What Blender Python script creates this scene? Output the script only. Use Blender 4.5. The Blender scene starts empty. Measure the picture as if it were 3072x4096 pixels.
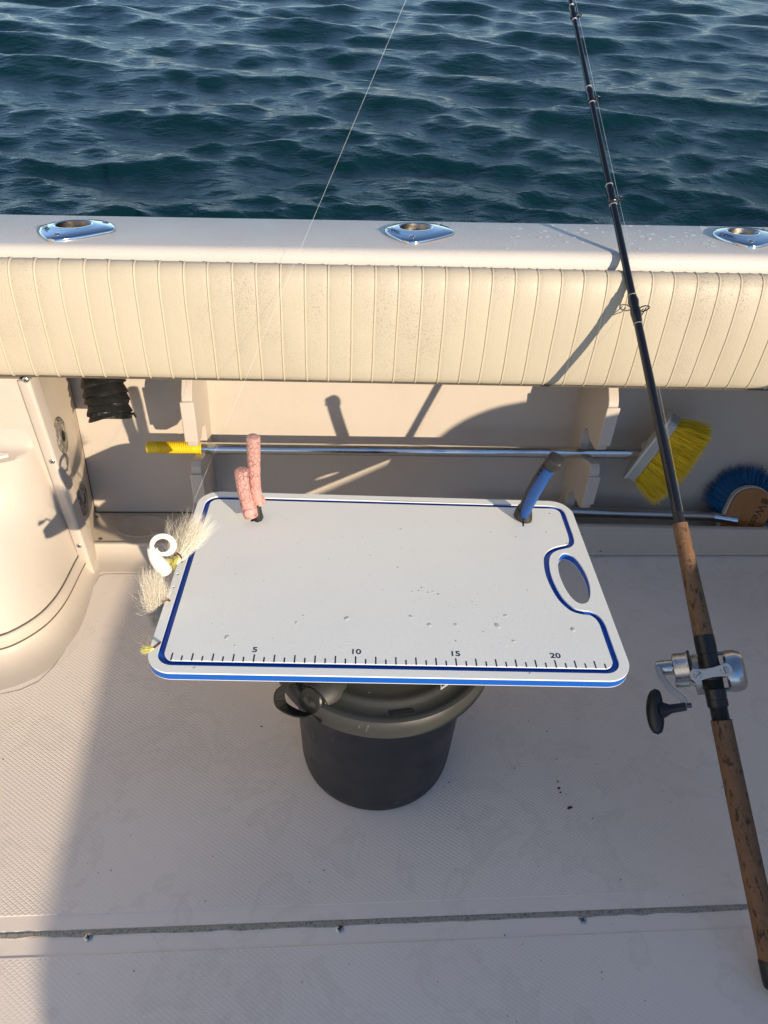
import bpy, bmesh, math, random
import numpy as np
from mathutils import Vector, Matrix, Euler
from mathutils.geometry import tessellate_polygon
random.seed(7); rng = np.random.default_rng(11)
R = math.radians
S = bpy.context.scene
COL = S.collection

# ------------------------------------------------------------------ camera
F, PITCH, ROLL, YAW, CH = 2841.0, .64567, .0569, .09, .997
def rz(v, a):
    c, s = math.cos(a), math.sin(a); return Vector((c*v[0]-s*v[1], s*v[0]+c*v[1], v[2]))
fw0 = Vector((0, math.cos(PITCH), -math.sin(PITCH))); rt0 = Vector((1, 0, 0)); up0 = Vector((0, math.sin(PITCH), math.cos(PITCH)))
RT = rz(rt0*math.cos(ROLL)+up0*math.sin(ROLL), -YAW); UP = rz(up0*math.cos(ROLL)-rt0*math.sin(ROLL), -YAW); FW = rz(fw0, -YAW)
CAMP = Vector((0, 0, CH))
cd = bpy.data.cameras.new('camera'); cam = bpy.data.objects.new('camera', cd); COL.objects.link(cam); S.camera = cam
cd.sensor_fit = 'VERTICAL'; cd.sensor_height = 36; cd.lens = 36*F/4096; cd.clip_start = .02; cd.clip_end = 2000
M = Matrix((RT, UP, -FW)).transposed().to_4x4(); M.translation = CAMP; cam.matrix_world = M
def at(X, Y, x=None, y=None, z=None):
    """point of the place seen at picture position (1659 x 2212 units) on a plane x=, y= or z="""
    d = FW*F + RT*(X*1.8517-1536) - UP*(Y*1.8517-2048)
    if x is not None: t = x/d.x
    elif y is not None: t = y/d.y
    else: t = (z-CH)/d.z
    return d*t + CAMP

# ------------------------------------------------------------------ world + sun
HEEL = R(7)                                   # the boat leans this much towards the near water
SUN = Vector((.68, -1, .340)).normalized()    # towards the sun, in deck coordinates
w = bpy.data.worlds.new('World'); S.world = w; w.use_nodes = True
wt = w.node_tree; bg = wt.nodes['Background']
sky = wt.nodes.new('ShaderNodeTexSky'); sky.sky_type = 'NISHITA'; sky.sun_disc = False
true = Matrix.Rotation(-HEEL, 3, 'X') @ SUN
sky.sun_elevation = math.asin(true.z); sky.sun_rotation = math.atan2(true.x, true.y)
sky.air_density = .85; sky.dust_density = .0; sky.altitude = 600; sky.ozone_density = 2.0
tc = wt.nodes.new('ShaderNodeTexCoord'); mp = wt.nodes.new('ShaderNodeMapping'); mp.inputs['Rotation'].default_value = (-HEEL, 0, 0)
wt.links.new(tc.outputs['Generated'], mp.inputs['Vector']); wt.links.new(mp.outputs[0], sky.inputs['Vector'])
tint = wt.nodes.new('ShaderNodeMix'); tint.data_type = 'RGBA'; tint.blend_type = 'MULTIPLY'; tint.inputs[0].default_value = 1; tint.inputs[7].default_value = (.97, .98, .97, 1)
wt.links.new(sky.outputs[0], tint.inputs[6]); wt.links.new(tint.outputs[2], bg.inputs['Color']); bg.inputs['Strength'].default_value = .125
sl = bpy.data.lights.new('sun', 'SUN'); sl.energy = 3.6; sl.angle = R(.5); sl.color = (1, .83, .61)
so = bpy.data.objects.new('sun', sl); COL.objects.link(so); so.rotation_euler = SUN.to_track_quat('Z', 'Y').to_euler(); so.location = SUN*6
S.view_settings.view_transform = 'Standard'; S.view_settings.look = 'None'; S.view_settings.exposure = .64; S.view_settings.gamma = 1
S.render.engine = 'CYCLES'; S.cycles.max_bounces = 8

# ------------------------------------------------------------------ materials
class NT:
    def __init__(s, name):
        s.m = bpy.data.materials.new(name); s.m.use_nodes = True; s.t = s.m.node_tree; s.b = s.t.nodes['Principled BSDF']
        s.co = s.t.nodes.new('ShaderNodeTexCoord').outputs['Object']
    def n(s, typ, ins=None, **kw):
        q = s.t.nodes.new(typ)
        for k, v in kw.items(): setattr(q, k, v)
        for k, v in (ins or {}).items(): s.set(q.inputs[k], v)
        return q
    def set(s, sock, v):
        if isinstance(v, bpy.types.NodeSocket): s.t.links.new(v, sock)
        else: sock.default_value = v
    def p(s, **kw):
        for k, v in kw.items(): s.set(s.b.inputs[k.replace('_', ' ')], v)
    def scale(s, sc, src=None): return s.n('ShaderNodeMapping', {'Vector': src or s.co, 'Scale': sc}).outputs[0]
    def noise(s, sc, det=4, rough=.5, vec=None, dist=0): return s.n('ShaderNodeTexNoise', {'Vector': vec or s.co, 'Scale': sc, 'Detail': det, 'Roughness': rough, 'Distortion': dist}).outputs['Fac']
    def vor(s, sc, vec=None, feat='F1', rnd=1): return s.n('ShaderNodeTexVoronoi', {'Vector': vec or s.co, 'Scale': sc, 'Randomness': rnd}, feature=feat).outputs['Distance']
    def ramp(s, fac, stops):
        q = s.n('ShaderNodeValToRGB', {'Fac': fac}); e = q.color_ramp.elements
        while len(e) < len(stops): e.new(.5)
        for k, (p, c) in zip(e, stops): k.position = p; k.color = (c, c, c, 1) if not isinstance(c, tuple) else (*c, 1)
        return q.outputs['Color']
    def math(s, op, a, b=0, c=0):
        q = s.n('ShaderNodeMath', operation=op)
        for i, v in enumerate((a, b, c)): s.set(q.inputs[i], v)
        return q.outputs[0]
    def mix(s, f, a, b, mode='MIX'):
        q = s.n('ShaderNodeMix', data_type='RGBA', blend_type=mode); s.set(q.inputs[0], f)
        s.set(q.inputs[6], (*a, 1) if isinstance(a, tuple) else a); s.set(q.inputs[7], (*b, 1) if isinstance(b, tuple) else b)
        return q.outputs[2]
    def bump(s, h, dist, strength=1, prev=None):
        q = s.n('ShaderNodeBump', {'Height': h, 'Distance': dist, 'Strength': strength})
        if prev: s.set(q.inputs['Normal'], prev)
        s.set(s.b.inputs['Normal'], q.outputs[0]); return q.outputs[0]
def simple(name, col, rough=.5, metal=0, nz=0, nscale=200, var=.0, vscale=8, spec=.5, coat=0):
    t = NT(name)
    if var:
        f = t.noise(vscale, 5, .6); c = t.mix(f, tuple(x*(1-var) for x in col), tuple(min(1, x*(1+var)) for x in col)); t.p(Base_Color=c)
    else: t.p(Base_Color=(*col, 1))
    t.p(Roughness=rough, Metallic=metal, Specular_IOR_Level=spec, Coat_Weight=coat)
    if nz: t.bump(t.noise(nscale, 3, .6), nz)
    return t.m
def gelcoat(name, col, dirt=.25, bump=.0004):
    t = NT(name)
    a = t.noise(3.5, 5, .6); sp = t.ramp(t.noise(140, 2, .5), [(.70, 0), (.76, 1)])
    c = t.mix(a, tuple(x*.93 for x in col), tuple(x*1.04 for x in col))
    c = t.mix(t.math('MULTIPLY', t.ramp(t.noise(9, 6, .7), [(.5, 0), (.8, 1)]), dirt), c, (.42, .36, .28))
    c = t.mix(t.math('MULTIPLY', sp, .18), c, (.3, .27, .22))
    t.p(Base_Color=c, Roughness=t.ramp(t.noise(12, 4, .6), [(.3, .42), (.7, .58)]), Specular_IOR_Level=.4)
    b = t.bump(t.noise(5, 2, .5), .006, .25); t.bump(t.noise(350, 3, .6), bump, .6, b)
    return t.m
M_GEL = gelcoat('cream_gelcoat', (.56, .495, .425))
M_GEL2 = gelcoat('cream_gelcoat_dirty', (.58, .50, .40), .8)
M_TOP = gelcoat('gunwale_gelcoat', (.62, .585, .54), .1, .0012)
def deck_mat(diamond):
    t = NT('nonskid_gelcoat' if diamond else 'deck_gelcoat')
    col = (.86, .765, .675)
    c = t.mix(t.noise(2.2, 5, .6), tuple(x*.92 for x in col), tuple(x*1.05 for x in col))
    st = t.ramp(t.noise(9, 6, .62, dist=.5), [(.53, 0), (.555, .75), (.60, .2), (.66, .1), (.70, .8), (.76, .3)])     # dried water marks and grime
    c = t.mix(t.math('MULTIPLY', st, .20), c, (.48, .42, .35))
    sp = t.ramp(t.vor(60), [(.045, 1), (.07, 0)])
    c = t.mix(t.math('MULTIPLY', sp, t.ramp(t.noise(15, 2), [(.55, 0), (.7, .7)])), c, (.12, .08, .05))
    wet = t.ramp(t.noise(5.5, 4, .5, dist=.4), [(.6, 0), (.63, 1)])
    t.p(Base_Color=c, Roughness=t.mix(t.math('MULTIPLY', wet, .55), (.55, .55, .55), (.25, .25, .25)), Specular_IOR_Level=.4)
    if diamond:
        x = t.n('ShaderNodeSeparateXYZ', {'Vector': t.co})
        def tri(k1, k2):
            u = t.math('ADD', t.math('MULTIPLY', x.outputs[0], k1), t.math('MULTIPLY', x.outputs[1], k2))
            return t.math('PINGPONG', u, .5)
        h = t.math('MINIMUM', tri(118, 168), tri(118, -168))
        h = t.ramp(t.math('MULTIPLY', h, 2), [(.05, 0), (.45, 1)])
        worn = t.ramp(t.noise(2.3, 3, .5), [(.38, 1), (.62, .25)]); h = t.math('ADD', t.math('MULTIPLY', h, worn), t.math('SUBTRACT', 1, worn))
        gr = t.ramp(h, [(0, 1), (.5, 0)])
        c2 = t.mix(t.math('MULTIPLY', gr, .16), c, (.36, .31, .26)); t.p(Base_Color=c2)
        b = t.bump(h, .0008, .6); t.bump(t.noise(3, 2), .01, .2, b)
    else:
        b = t.bump(t.noise(3, 2), .008, .2); t.bump(t.noise(300, 3), .0003, .5, b)
    return t.m
M_DECK, M_NS = deck_mat(False), deck_mat(True)
def vinyl():
    t = NT('cream_vinyl'); col = (.50, .445, .34)
    c = t.mix(t.noise(4, 5, .6), tuple(x*.93 for x in col), tuple(x*1.05 for x in col))
    zone = t.ramp(t.noise(5.5, 3, .55, t.scale((1, 1, .8))), [(.50, 0), (.66, 1)])
    sp = t.ramp(t.vor(400), [(.18, 1), (.30, 0)]); sp2 = t.ramp(t.noise(420, 3, .6), [(.56, 0), (.63, 1)])
    mil = t.math('MULTIPLY', zone, t.math('MAXIMUM', t.math('MULTIPLY', sp, t.ramp(t.noise(70, 2), [(.5, 0), (.62, 1)])), t.math('MULTIPLY', sp2, .8)))
    c = t.mix(t.math('MULTIPLY', mil, .72), c, (.13, .10, .07))
    c = t.mix(t.math('MULTIPLY', zone, .12), c, (.35, .28, .24))
    t.p(Base_Color=c, Roughness=.48, Specular_IOR_Level=.45)
    b = t.bump(t.noise(9, 3, .5, t.scale((1, 1, .35))), .006, .45); b = t.bump(t.vor(420), .0004, .5, b); t.bump(t.noise(120, 4, .7, t.scale((1, 1, .5))), .0006, .4, b)
    return t.m
M_VIN = vinyl()
def piping_mat():
    t = NT('cream_piping'); t.p(Base_Color=(.55, .48, .36, 1), Roughness=.45); return t.m
M_PIP = piping_mat()
def board_white():
    t = NT('white_polyethylene'); c = t.mix(t.noise(6, 4), (.84, .86, .82), (.88, .90, .86))
    sc = t.ramp(t.noise(40, 6, .75, t.scale((.25, 1, 1))), [(.66, 0), (.75, 1)]); c = t.mix(t.math('MULTIPLY', sc, .35), c, (.55, .55, .52))
    t.p(Base_Color=c, Roughness=.42, Specular_IOR_Level=.4)
    b = t.bump(t.noise(650, 2, .5), .00045, .55); t.bump(t.noise(7, 2), .003, .2, b); return t.m
M_WHITE = board_white()
M_BLUE = simple('blue_polyethylene', (.005, .105, .50), .42, nz=.0002, nscale=900, var=.08)
M_INK = simple('navy_engraving', (.012, .018, .05), .5)
M_CHROME = simple('polished_stainless', (.52, .54, .57), .09, 1, nz=.0006, nscale=25)
M_TUBE = simple('dull_stainless_tube', (.30, .27, .24), .35, 1, nz=.0008, nscale=60)
M_SCREW = simple('screw_steel', (.55, .54, .52), .28, 1, nz=.0003, nscale=500)
M_BLACK = simple('black_plastic', (.012, .012, .013), .38, nz=.0003, nscale=300)
M_HOLE = simple('dark_hole', (.008, .007, .006), .9)
M_RUB = simple('black_rubber', (.009, .009, .009), .5, nz=.001, nscale=90, var=.3)
def pail(name, col, rough, dirtcol):
    t = NT(name)
    d = t.ramp(t.noise(14, 6, .7), [(.45, 0), (.75, 1)])
    scr = t.ramp(t.noise(60, 3, .8, t.scale((1, 1, .15))), [(.68, 0), (.72, 1)])
    scr2 = t.ramp(t.noise(50, 3, .8, t.scale((.2, 1, 1))), [(.70, 0), (.74, 1)])
    c = t.mix(t.math('MULTIPLY', d, .5), col, dirtcol); c = t.mix(t.math('MULTIPLY', t.math('MAXIMUM', scr, scr2), .35), c, (.35, .34, .3))
    t.p(Base_Color=c, Roughness=t.ramp(t.noise(20, 4), [(.3, rough-.08), (.7, rough+.14)]), Specular_IOR_Level=.5)
    t.bump(t.noise(30, 4, .6), .0008, .4); return t.m
M_LID = pail('grey_green_lid_plastic', (.040, .042, .038), .44, (.035, .032, .026))
M_PAIL = pail('charcoal_bucket_plastic', (.022, .022, .024), .42, (.03, .028, .025))
def web():
    t = NT('black_webbing'); x = t.n('ShaderNodeSeparateXYZ', {'Vector': t.co})
    h = t.math('PINGPONG', t.math('MULTIPLY', t.math('ADD', x.outputs[0], x.outputs[2]), 400), .5)
    t.p(Base_Color=t.mix(h, (.006, .006, .006), (.028, .027, .024)), Roughness=.8); t.bump(h, .0008); return t.m
M_WEB = web()
def cork():
    t = NT('brown_cork'); v = t.scale((1, 1, .30))
    c = t.mix(t.noise(45, 5, .65), (.12, .058, .024), (.25, .135, .066))
    pit = t.ramp(t.noise(190, 3, .6, v), [(.565, 0), (.62, 1)]); pit = t.math('MULTIPLY', pit, t.ramp(t.noise(110, 3), [(.40, 0), (.56, 1)]))
    x = t.n('ShaderNodeSeparateXYZ', {'Vector': t.co}); ring = t.ramp(t.math('PINGPONG', t.math('MULTIPLY', x.outputs[2], 33), .5), [(.0, 1), (.03, 0)])
    c = t.mix(pit, c, (.05, .025, .012)); c = t.mix(t.math('MULTIPLY', ring, .55), c, (.09, .05, .03))
    c = t.mix(t.math('MULTIPLY', t.ramp(t.noise(12, 3), [(.5, 0), (.75, 1)]), .5), c, (.13, .08, .045))
    t.p(Base_Color=c, Roughness=.75); t.bump(t.math('SUBTRACT', t.noise(300, 3), t.math('MULTIPLY', pit, 1.5)), .0012); return t.m
M_CORK = cork()
M_BLANK = simple('black_rod_blank', (.006, .007, .010), .25, spec=.5, coat=.15)
M_WRAP = simple('black_thread_wrap', (.005, .005, .006), .2, nz=.0004, nscale=500, coat=.4)
M_SILV = simple('silver_thread', (.8, .8, .78), .3, .8)
M_REEL = simple('machined_aluminium', (.50, .50, .51), .27, 1, nz=.0004, nscale=180)
M_REEL2 = simple('satin_silver_paint', (.38, .37, .355), .38, .6, nz=.0002, nscale=600, var=.06)
M_CLAMP = simple('bright_clamp_paint', (.52, .51, .49), .35, .3)
M_SPOOL = simple('braided_line', (.10, .11, .10), .6, nz=.0006, nscale=700)
M_POLE = simple('anodised_pole', (.62, .63, .64), .18, 1, nz=.0004, nscale=70)
M_POLE2 = simple('dull_aluminium_pole', (.48, .48, .48), .36, 1, nz=.0004, nscale=70)
M_YEL = simple('yellow_rubber_grip', (.80, .56, .012), .45, nz=.0003, nscale=150, var=.08)
M_YBR = simple('yellow_bristle', (.86, .56, .015), .6, var=.3, vscale=60)
M_BBR = simple('blue_bristle', (.008, .11, .27), .6, var=.4, vscale=60)
M_GREY = simple('grey_brush_plastic', (.42, .41, .39), .5, nz=.0004, var=.2, vscale=30)
def wood():
    t = NT('varnished_wood'); n = t.noise(9, 5, .6, t.scale((6, 1, 1)))
    t.p(Base_Color=t.mix(n, (.22, .085, .02), (.38, .17, .05)), Roughness=.3, Coat_Weight=.4); return t.m
M_WOOD = wood()
M_BURN = simple('burnt_lettering', (.05, .02, .008), .6)
M_WPAINT = simple('white_edge_paint', (.62, .60, .55), .5, var=.15, vscale=60)
def pink():
    t = NT('pink_snakeskin_grip'); v = t.scale((1, 1, .62))
    e = t.vor(170, v, 'DISTANCE_TO_EDGE'); g = t.ramp(e, [(.02, 1), (.12, 0)])
    d = t.ramp(t.noise(60, 4, .6), [(.42, 0), (.62, 1)])
    z = t.n('ShaderNodeSeparateXYZ', {'Vector': t.co}).outputs[2]
    top = t.ramp(t.math('MULTIPLY', z, 5), [(.3, 0), (.9, 1)])
    c = t.mix(t.noise(30, 4), (.56, .27, .235), (.67, .38, .33)); c = t.mix(t.math('MULTIPLY', t.math('MULTIPLY', g, t.math('ADD', .15, t.math('MULTIPLY', d, .8))), .9), c, (.13, .05, .04))
    c = t.mix(t.math('MULTIPLY', top, .55), c, (.36, .24, .2))
    t.p(Base_Color=c, Roughness=.5); t.bump(t.ramp(e, [(0, 0), (.2, 1)]), .0005); return t.m
M_PINK = pink()
M_NAIL = simple('smooth_pink_grip', (.72, .33, .29), .45, nz=.0003, var=.08, vscale=80)
M_KBLUE = simple('blue_knife_grip', (.008, .075, .30), .42, nz=.0006, nscale=400, var=.25, vscale=90)
M_KBLK = simple('black_knife_grip', (.025, .024, .022), .5, nz=.0006, nscale=500, var=.3, vscale=90)
M_STEEL = simple('dark_blade_steel', (.10, .10, .11), .15, 1)
def hairm(name, c1, c2):
    t = NT(name); t.p(Base_Color=t.mix(t.noise(160, 2), c1, c2), Roughness=.42, Transmission_Weight=.0, Subsurface_Weight=.25, Subsurface_Radius=(.002, .002, .0015)); return t.m
M_HAIR = hairm('white_bucktail', (.62, .54, .40), (.86, .82, .70)); M_YHAIR = hairm('yellow_bucktail', (.46, .42, .06), (.66, .62, .16))
M_GRUB = NT('pearl_soft_plastic'); M_GRUB.p(Base_Color=(.83, .81, .74, 1), Roughness=.28, Subsurface_Weight=.5, Subsurface_Radius=(.004, .004, .003), Coat_Weight=.4); M_GRUB = M_GRUB.m
M_HOOK = simple('rusty_hook', (.16, .07, .03), .45, .7, var=.4, vscale=300)
M_LINE = simple('clear_fishing_line', (.75, .76, .75), .25)
def water_drop():
    t = NT('water_drop'); t.p(Base_Color=(.80, .82, .81, 1), Roughness=.04, Transmission_Weight=.35, IOR=1.33); return t.m
M_DROP = water_drop()
def seal():
    t = NT('weathered_sealant'); n = t.noise(90, 6, .75); k = t.ramp(t.noise(260, 3, .7), [(.52, 0), (.62, 1)])
    c = t.mix(n, (.34, .32, .28), (.52, .49, .43)); c = t.mix(t.math('MULTIPLY', k, .6), c, (.09, .08, .07))
    t.p(Base_Color=c, Roughness=.85); t.bump(n, .004); return t.m
M_SEAL = seal()
M_CAULK = simple('dirty_caulk_line', (.10, .085, .065), .85, nz=.001, nscale=200, var=.5, vscale=60)
def fitm():
    t = NT('grimy_fitting'); n = t.noise(70, 6, .75); k = t.ramp(t.noise(45, 5, .7), [(.34, 0), (.54, 1)])
    c = t.mix(n, (.42, .36, .27), (.60, .53, .42)); c = t.mix(t.math('MULTIPLY', k, .8), c, (.07, .06, .05)); t.p(Base_Color=c, Roughness=.6); t.bump(n, .001); return t.m
M_FIT = fitm()
M_RUST = simple('rust_fleck', (.10, .03, .012), .9, var=.4, vscale=300)
def seam():
    t = NT('sea_water')
    t.p(Base_Color=t.mix(t.noise(.25, 3), (.0015, .016, .023), (.0025, .026, .032)), Roughness=.09, IOR=1.33, Specular_IOR_Level=.31)
    h = t.noise(13, 5, .6, t.scale((.7, 1.3, 1)), .3); b = t.bump(h, .022, .7); t.bump(t.noise(38, 3, .6, t.scale((.7, 1.2, 1))), .004, .5, b); return t.m
M_SEA = seam()

# ------------------------------------------------------------------ object helpers
def tag(o, label=None, cat=None, group=None, kind=None):
    if label: o['label'] = label
    if cat: o['category'] = cat
    if group: o['group'] = group
    if kind: o['kind'] = kind
    return o
def empty(name, loc, label, cat, group=None, rot=None):
    o = bpy.data.objects.new(name, None); COL.objects.link(o); o.location = loc; o.empty_display_size = .05
    if rot is not None: o.rotation_euler = rot
    return tag(o, label, cat, group)
def link(name, me, mats, parent=None, smooth=30, bevel=0, seg=2, loc=None, rot=None):
    o = bpy.data.objects.new(name, me); COL.objects.link(o)
    for m in (mats if isinstance(mats, (list, tuple)) else [mats]): me.materials.append(m)
    if smooth is not None and len(me.polygons):
        me.polygons.foreach_set('use_smooth', [True]*len(me.polygons)); me.set_sharp_from_angle(angle=R(smooth))
    if bevel:
        b = o.modifiers.new('bevel', 'BEVEL'); b.width = bevel; b.segments = seg; b.limit_method = 'ANGLE'; b.angle_limit = R(40)
    if parent is not None:
        o.parent = parent
        # parts are written in deck coordinates: keep them there
        o.matrix_parent_inverse = Matrix.LocRotScale(parent.location, parent.rotation_euler, None).inverted()
        g = parent.parent
        if g is not None: o.matrix_parent_inverse = Matrix.Identity(4)
    if loc is not None: o.location = loc
    if rot is not None: o.rotation_euler = rot
    return o
class MB:
    def __init__(s): s.v, s.f, s.mi = [], [], []
    def add(s, vs, fs, mi=0):
        b = len(s.v); s.v += [tuple(x) for x in vs]; s.f += [tuple(i+b for i in f) for f in fs]; s.mi += [mi]*len(fs); return s
    def box(s, a, b, mi=0, T=None):
        x0, y0, z0 = a; x1, y1, z1 = b
        v = [Vector(p) for p in ((x0,y0,z0),(x1,y0,z0),(x1,y1,z0),(x0,y1,z0),(x0,y0,z1),(x1,y0,z1),(x1,y1,z1),(x0,y1,z1))]
        if T: v = [T @ p for p in v]
        return s.add(v, [(0,3,2,1),(4,5,6,7),(0,1,5,4),(1,2,6,5),(2,3,7,6),(3,0,4,7)], mi)
    def loft(s, rings, closed=True, caps=(True, True), mi=0):
        n = len(rings[0]); b = len(s.v)
        for r in rings: s.v += [tuple(p) for p in r]
        for i in range(len(rings)-1):
            for j in range(n if closed else n-1):
                k = (j+1) % n; s.f.append((b+i*n+j, b+i*n+k, b+(i+1)*n+k, b+(i+1)*n+j)); s.mi.append(mi)
        if caps[0]: s.f.append(tuple(b+j for j in range(n))[::-1]); s.mi.append(mi)
        if caps[1]: s.f.append(tuple(b+(len(rings)-1)*n+j for j in range(n))); s.mi.append(mi)
        return s
    def tube(s, pts, rad, n=12, mi=0, caps=(True, True), flat=1, up=None):
        pts = [Vector(p) for p in pts]; rads = rad if isinstance(rad, (list, tuple)) else [rad]*len(pts)
        rings = []; prev = None
        for i, p in enumerate(pts):
            d = (pts[min(i+1, len(pts)-1)]-pts[max(i-1, 0)]).normalized()
            if prev is None:
                u = Vector(up) if up else (Vector((0, 0, 1)) if abs(d.z) < .9 else Vector((1, 0, 0)))
                prev = (u - d*u.dot(d)).normalized()
            prev = (prev - d*prev.dot(d)).normalized(); q = d.cross(prev)
            rings.append([p+prev*(math.cos(2*math.pi*k/n)*rads[i])+q*(math.sin(2*math.pi*k/n)*rads[i]*flat) for k in range(n)])
        return s.loft(rings, True, caps, mi)
    def lathe(s, prof, n=48, T=None, mi=0, caps=(True, True)):
        T = T or Matrix.Identity(4)
        return s.loft([[T @ Vector((r*math.cos(2*math.pi*k/n), r*math.sin(2*math.pi*k/n), z)) for k in range(n)] for r, z in prof], True, caps, mi)
    def prism(s, loops, z0, z1, mi=0, side=None, T=None):
        """loops[0] outline (ccw), the rest holes"""
        T = T or Matrix.Identity(4); side = mi if side is None else side
        tris = tessellate_polygon([[Vector((p[0], p[1], 0)) for p in l] for l in loops]); flat = [p for l in loops for p in l]; n = len(flat)
        a = flat
        t2 = []
        for (i, j, k) in tris:
            cr = (a[j][0]-a[i][0])*(a[k][1]-a[i][1])-(a[j][1]-a[i][1])*(a[k][0]-a[i][0])
            t2.append((i, j, k) if cr > 0 else (i, k, j))
        V = [T @ Vector((p[0], p[1], z0)) for p in flat]+[T @ Vector((p[0], p[1], z1)) for p in flat]
        s.add(V, [(i+n, j+n, k+n) for i, j, k in t2]+[(i, k, j) for i, j, k in t2], mi)
        b = len(s.v)-2*n; o = 0
        for li, l in enumerate(loops):
            m = len(l); ar = sum(l[i][0]*l[(i+1) % m][1]-l[(i+1) % m][0]*l[i][1] for i in range(m)); ccw = ar > 0
            flip = (ccw != (li == 0))
            for i in range(m):
                q = (b+o+i, b+o+(i+1) % m, b+n+o+(i+1) % m, b+n+o+i); s.f.append(q[::-1] if flip else q); s.mi.append(side)
            o += m
        return s
    def build(s, name, mats, parent=None, smooth=30, bevel=0, seg=2, fix=False, **kw):
        me = bpy.data.meshes.new(name); me.from_pydata(s.v, [], s.f)
        if any(s.mi): me.polygons.foreach_set('material_index', s.mi)
        if fix:
            bm = bmesh.new(); bm.from_mesh(me); bmesh.ops.recalc_face_normals(bm, faces=bm.faces); bm.to_mesh(me); bm.free()
        me.update(); return link(name, me, mats, parent, smooth, bevel, seg, **kw)
def catmull(P, n=8, closed=False):
    P = [Vector(p) for p in P]; N = len(P); out = []
    for i in range(N if closed else N-1):
        g = (lambda k: P[k % N]) if closed else (lambda k: P[max(0, min(N-1, k))])
        a, b, c, d = g(i-1), g(i), g(i+1), g(i+2)
        for j in range(n):
            t = j/n; out.append(.5*((2*b)+(c-a)*t+(2*a-5*b+4*c-d)*t*t+(-a+3*b-3*c+d)*t**3))
    if not closed: out.append(P[-1])
    return out
def offset2(P, d, closed=True):
    n = len(P); out = []
    for i in range(n):
        a = P[(i-1) % n] if closed or i > 0 else P[i]; c = P[(i+1) % n] if closed or i < n-1 else P[i]
        tx, ty = c[0]-a[0], c[1]-a[1]; l = math.hypot(tx, ty) or 1
        out.append((P[i][0]+ty/l*d, P[i][1]-tx/l*d))
    return out
def rrect(x0, y0, x1, y1, r, n=8):
    o = []
    for cx, cy, a in ((x1-r, y1-r, 0), (x0+r, y1-r, 90), (x0+r, y0+r, 180), (x1-r, y0+r, 270)):
        for k in range(n+1): t = R(a+90*k/n); o.append((cx+r*math.cos(t), cy+r*math.sin(t)))
    return o
def ell(cx, cy, a, b, n=32, rot=0):
    c, s = math.cos(rot), math.sin(rot); return [(cx+a*math.cos(t)*c-b*math.sin(t)*s, cy+a*math.cos(t)*s+b*math.sin(t)*c) for t in (2*math.pi*k/n for k in range(n))]
def screw(parent, p, nrm, r=.0045, slot='cross', mat=None, name='screw'):
    q = Vector(nrm).to_track_quat('Z', 'Y').to_matrix().to_4x4(); T = Matrix.Translation(Vector(p)) @ q @ Matrix.Rotation(random.uniform(0, 1.5), 4, 'Z')
    mb = MB(); mb.lathe([(r, -.0004), (r, .0003), (r*.85, .0010), (r*.5, .0014), (.0001, .0015)], 16, T, 0)
    mb.box((-r*.62, -r*.12, .0009), (r*.62, r*.12, .00165), 1, T)
    if slot == 'cross': mb.box((-r*.12, -r*.62, .0009), (r*.12, r*.62, .00168), 1, T)
    return mb.build(name, [mat or M_SCREW, M_HOLE], parent)
def boolean_cut(o, cutters):
    for c in cutters:
        m = o.modifiers.new('cut', 'BOOLEAN'); m.operation = 'DIFFERENCE'; m.object = c; m.solver = 'EXACT'
    dg = bpy.context.evaluated_depsgraph_get(); me = bpy.data.meshes.new_from_object(o.evaluated_get(dg)); o.modifiers.clear()
    old = o.data; o.data = me; bpy.data.meshes.remove(old)
    for c in cutters: bpy.data.objects.remove(c)

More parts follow.
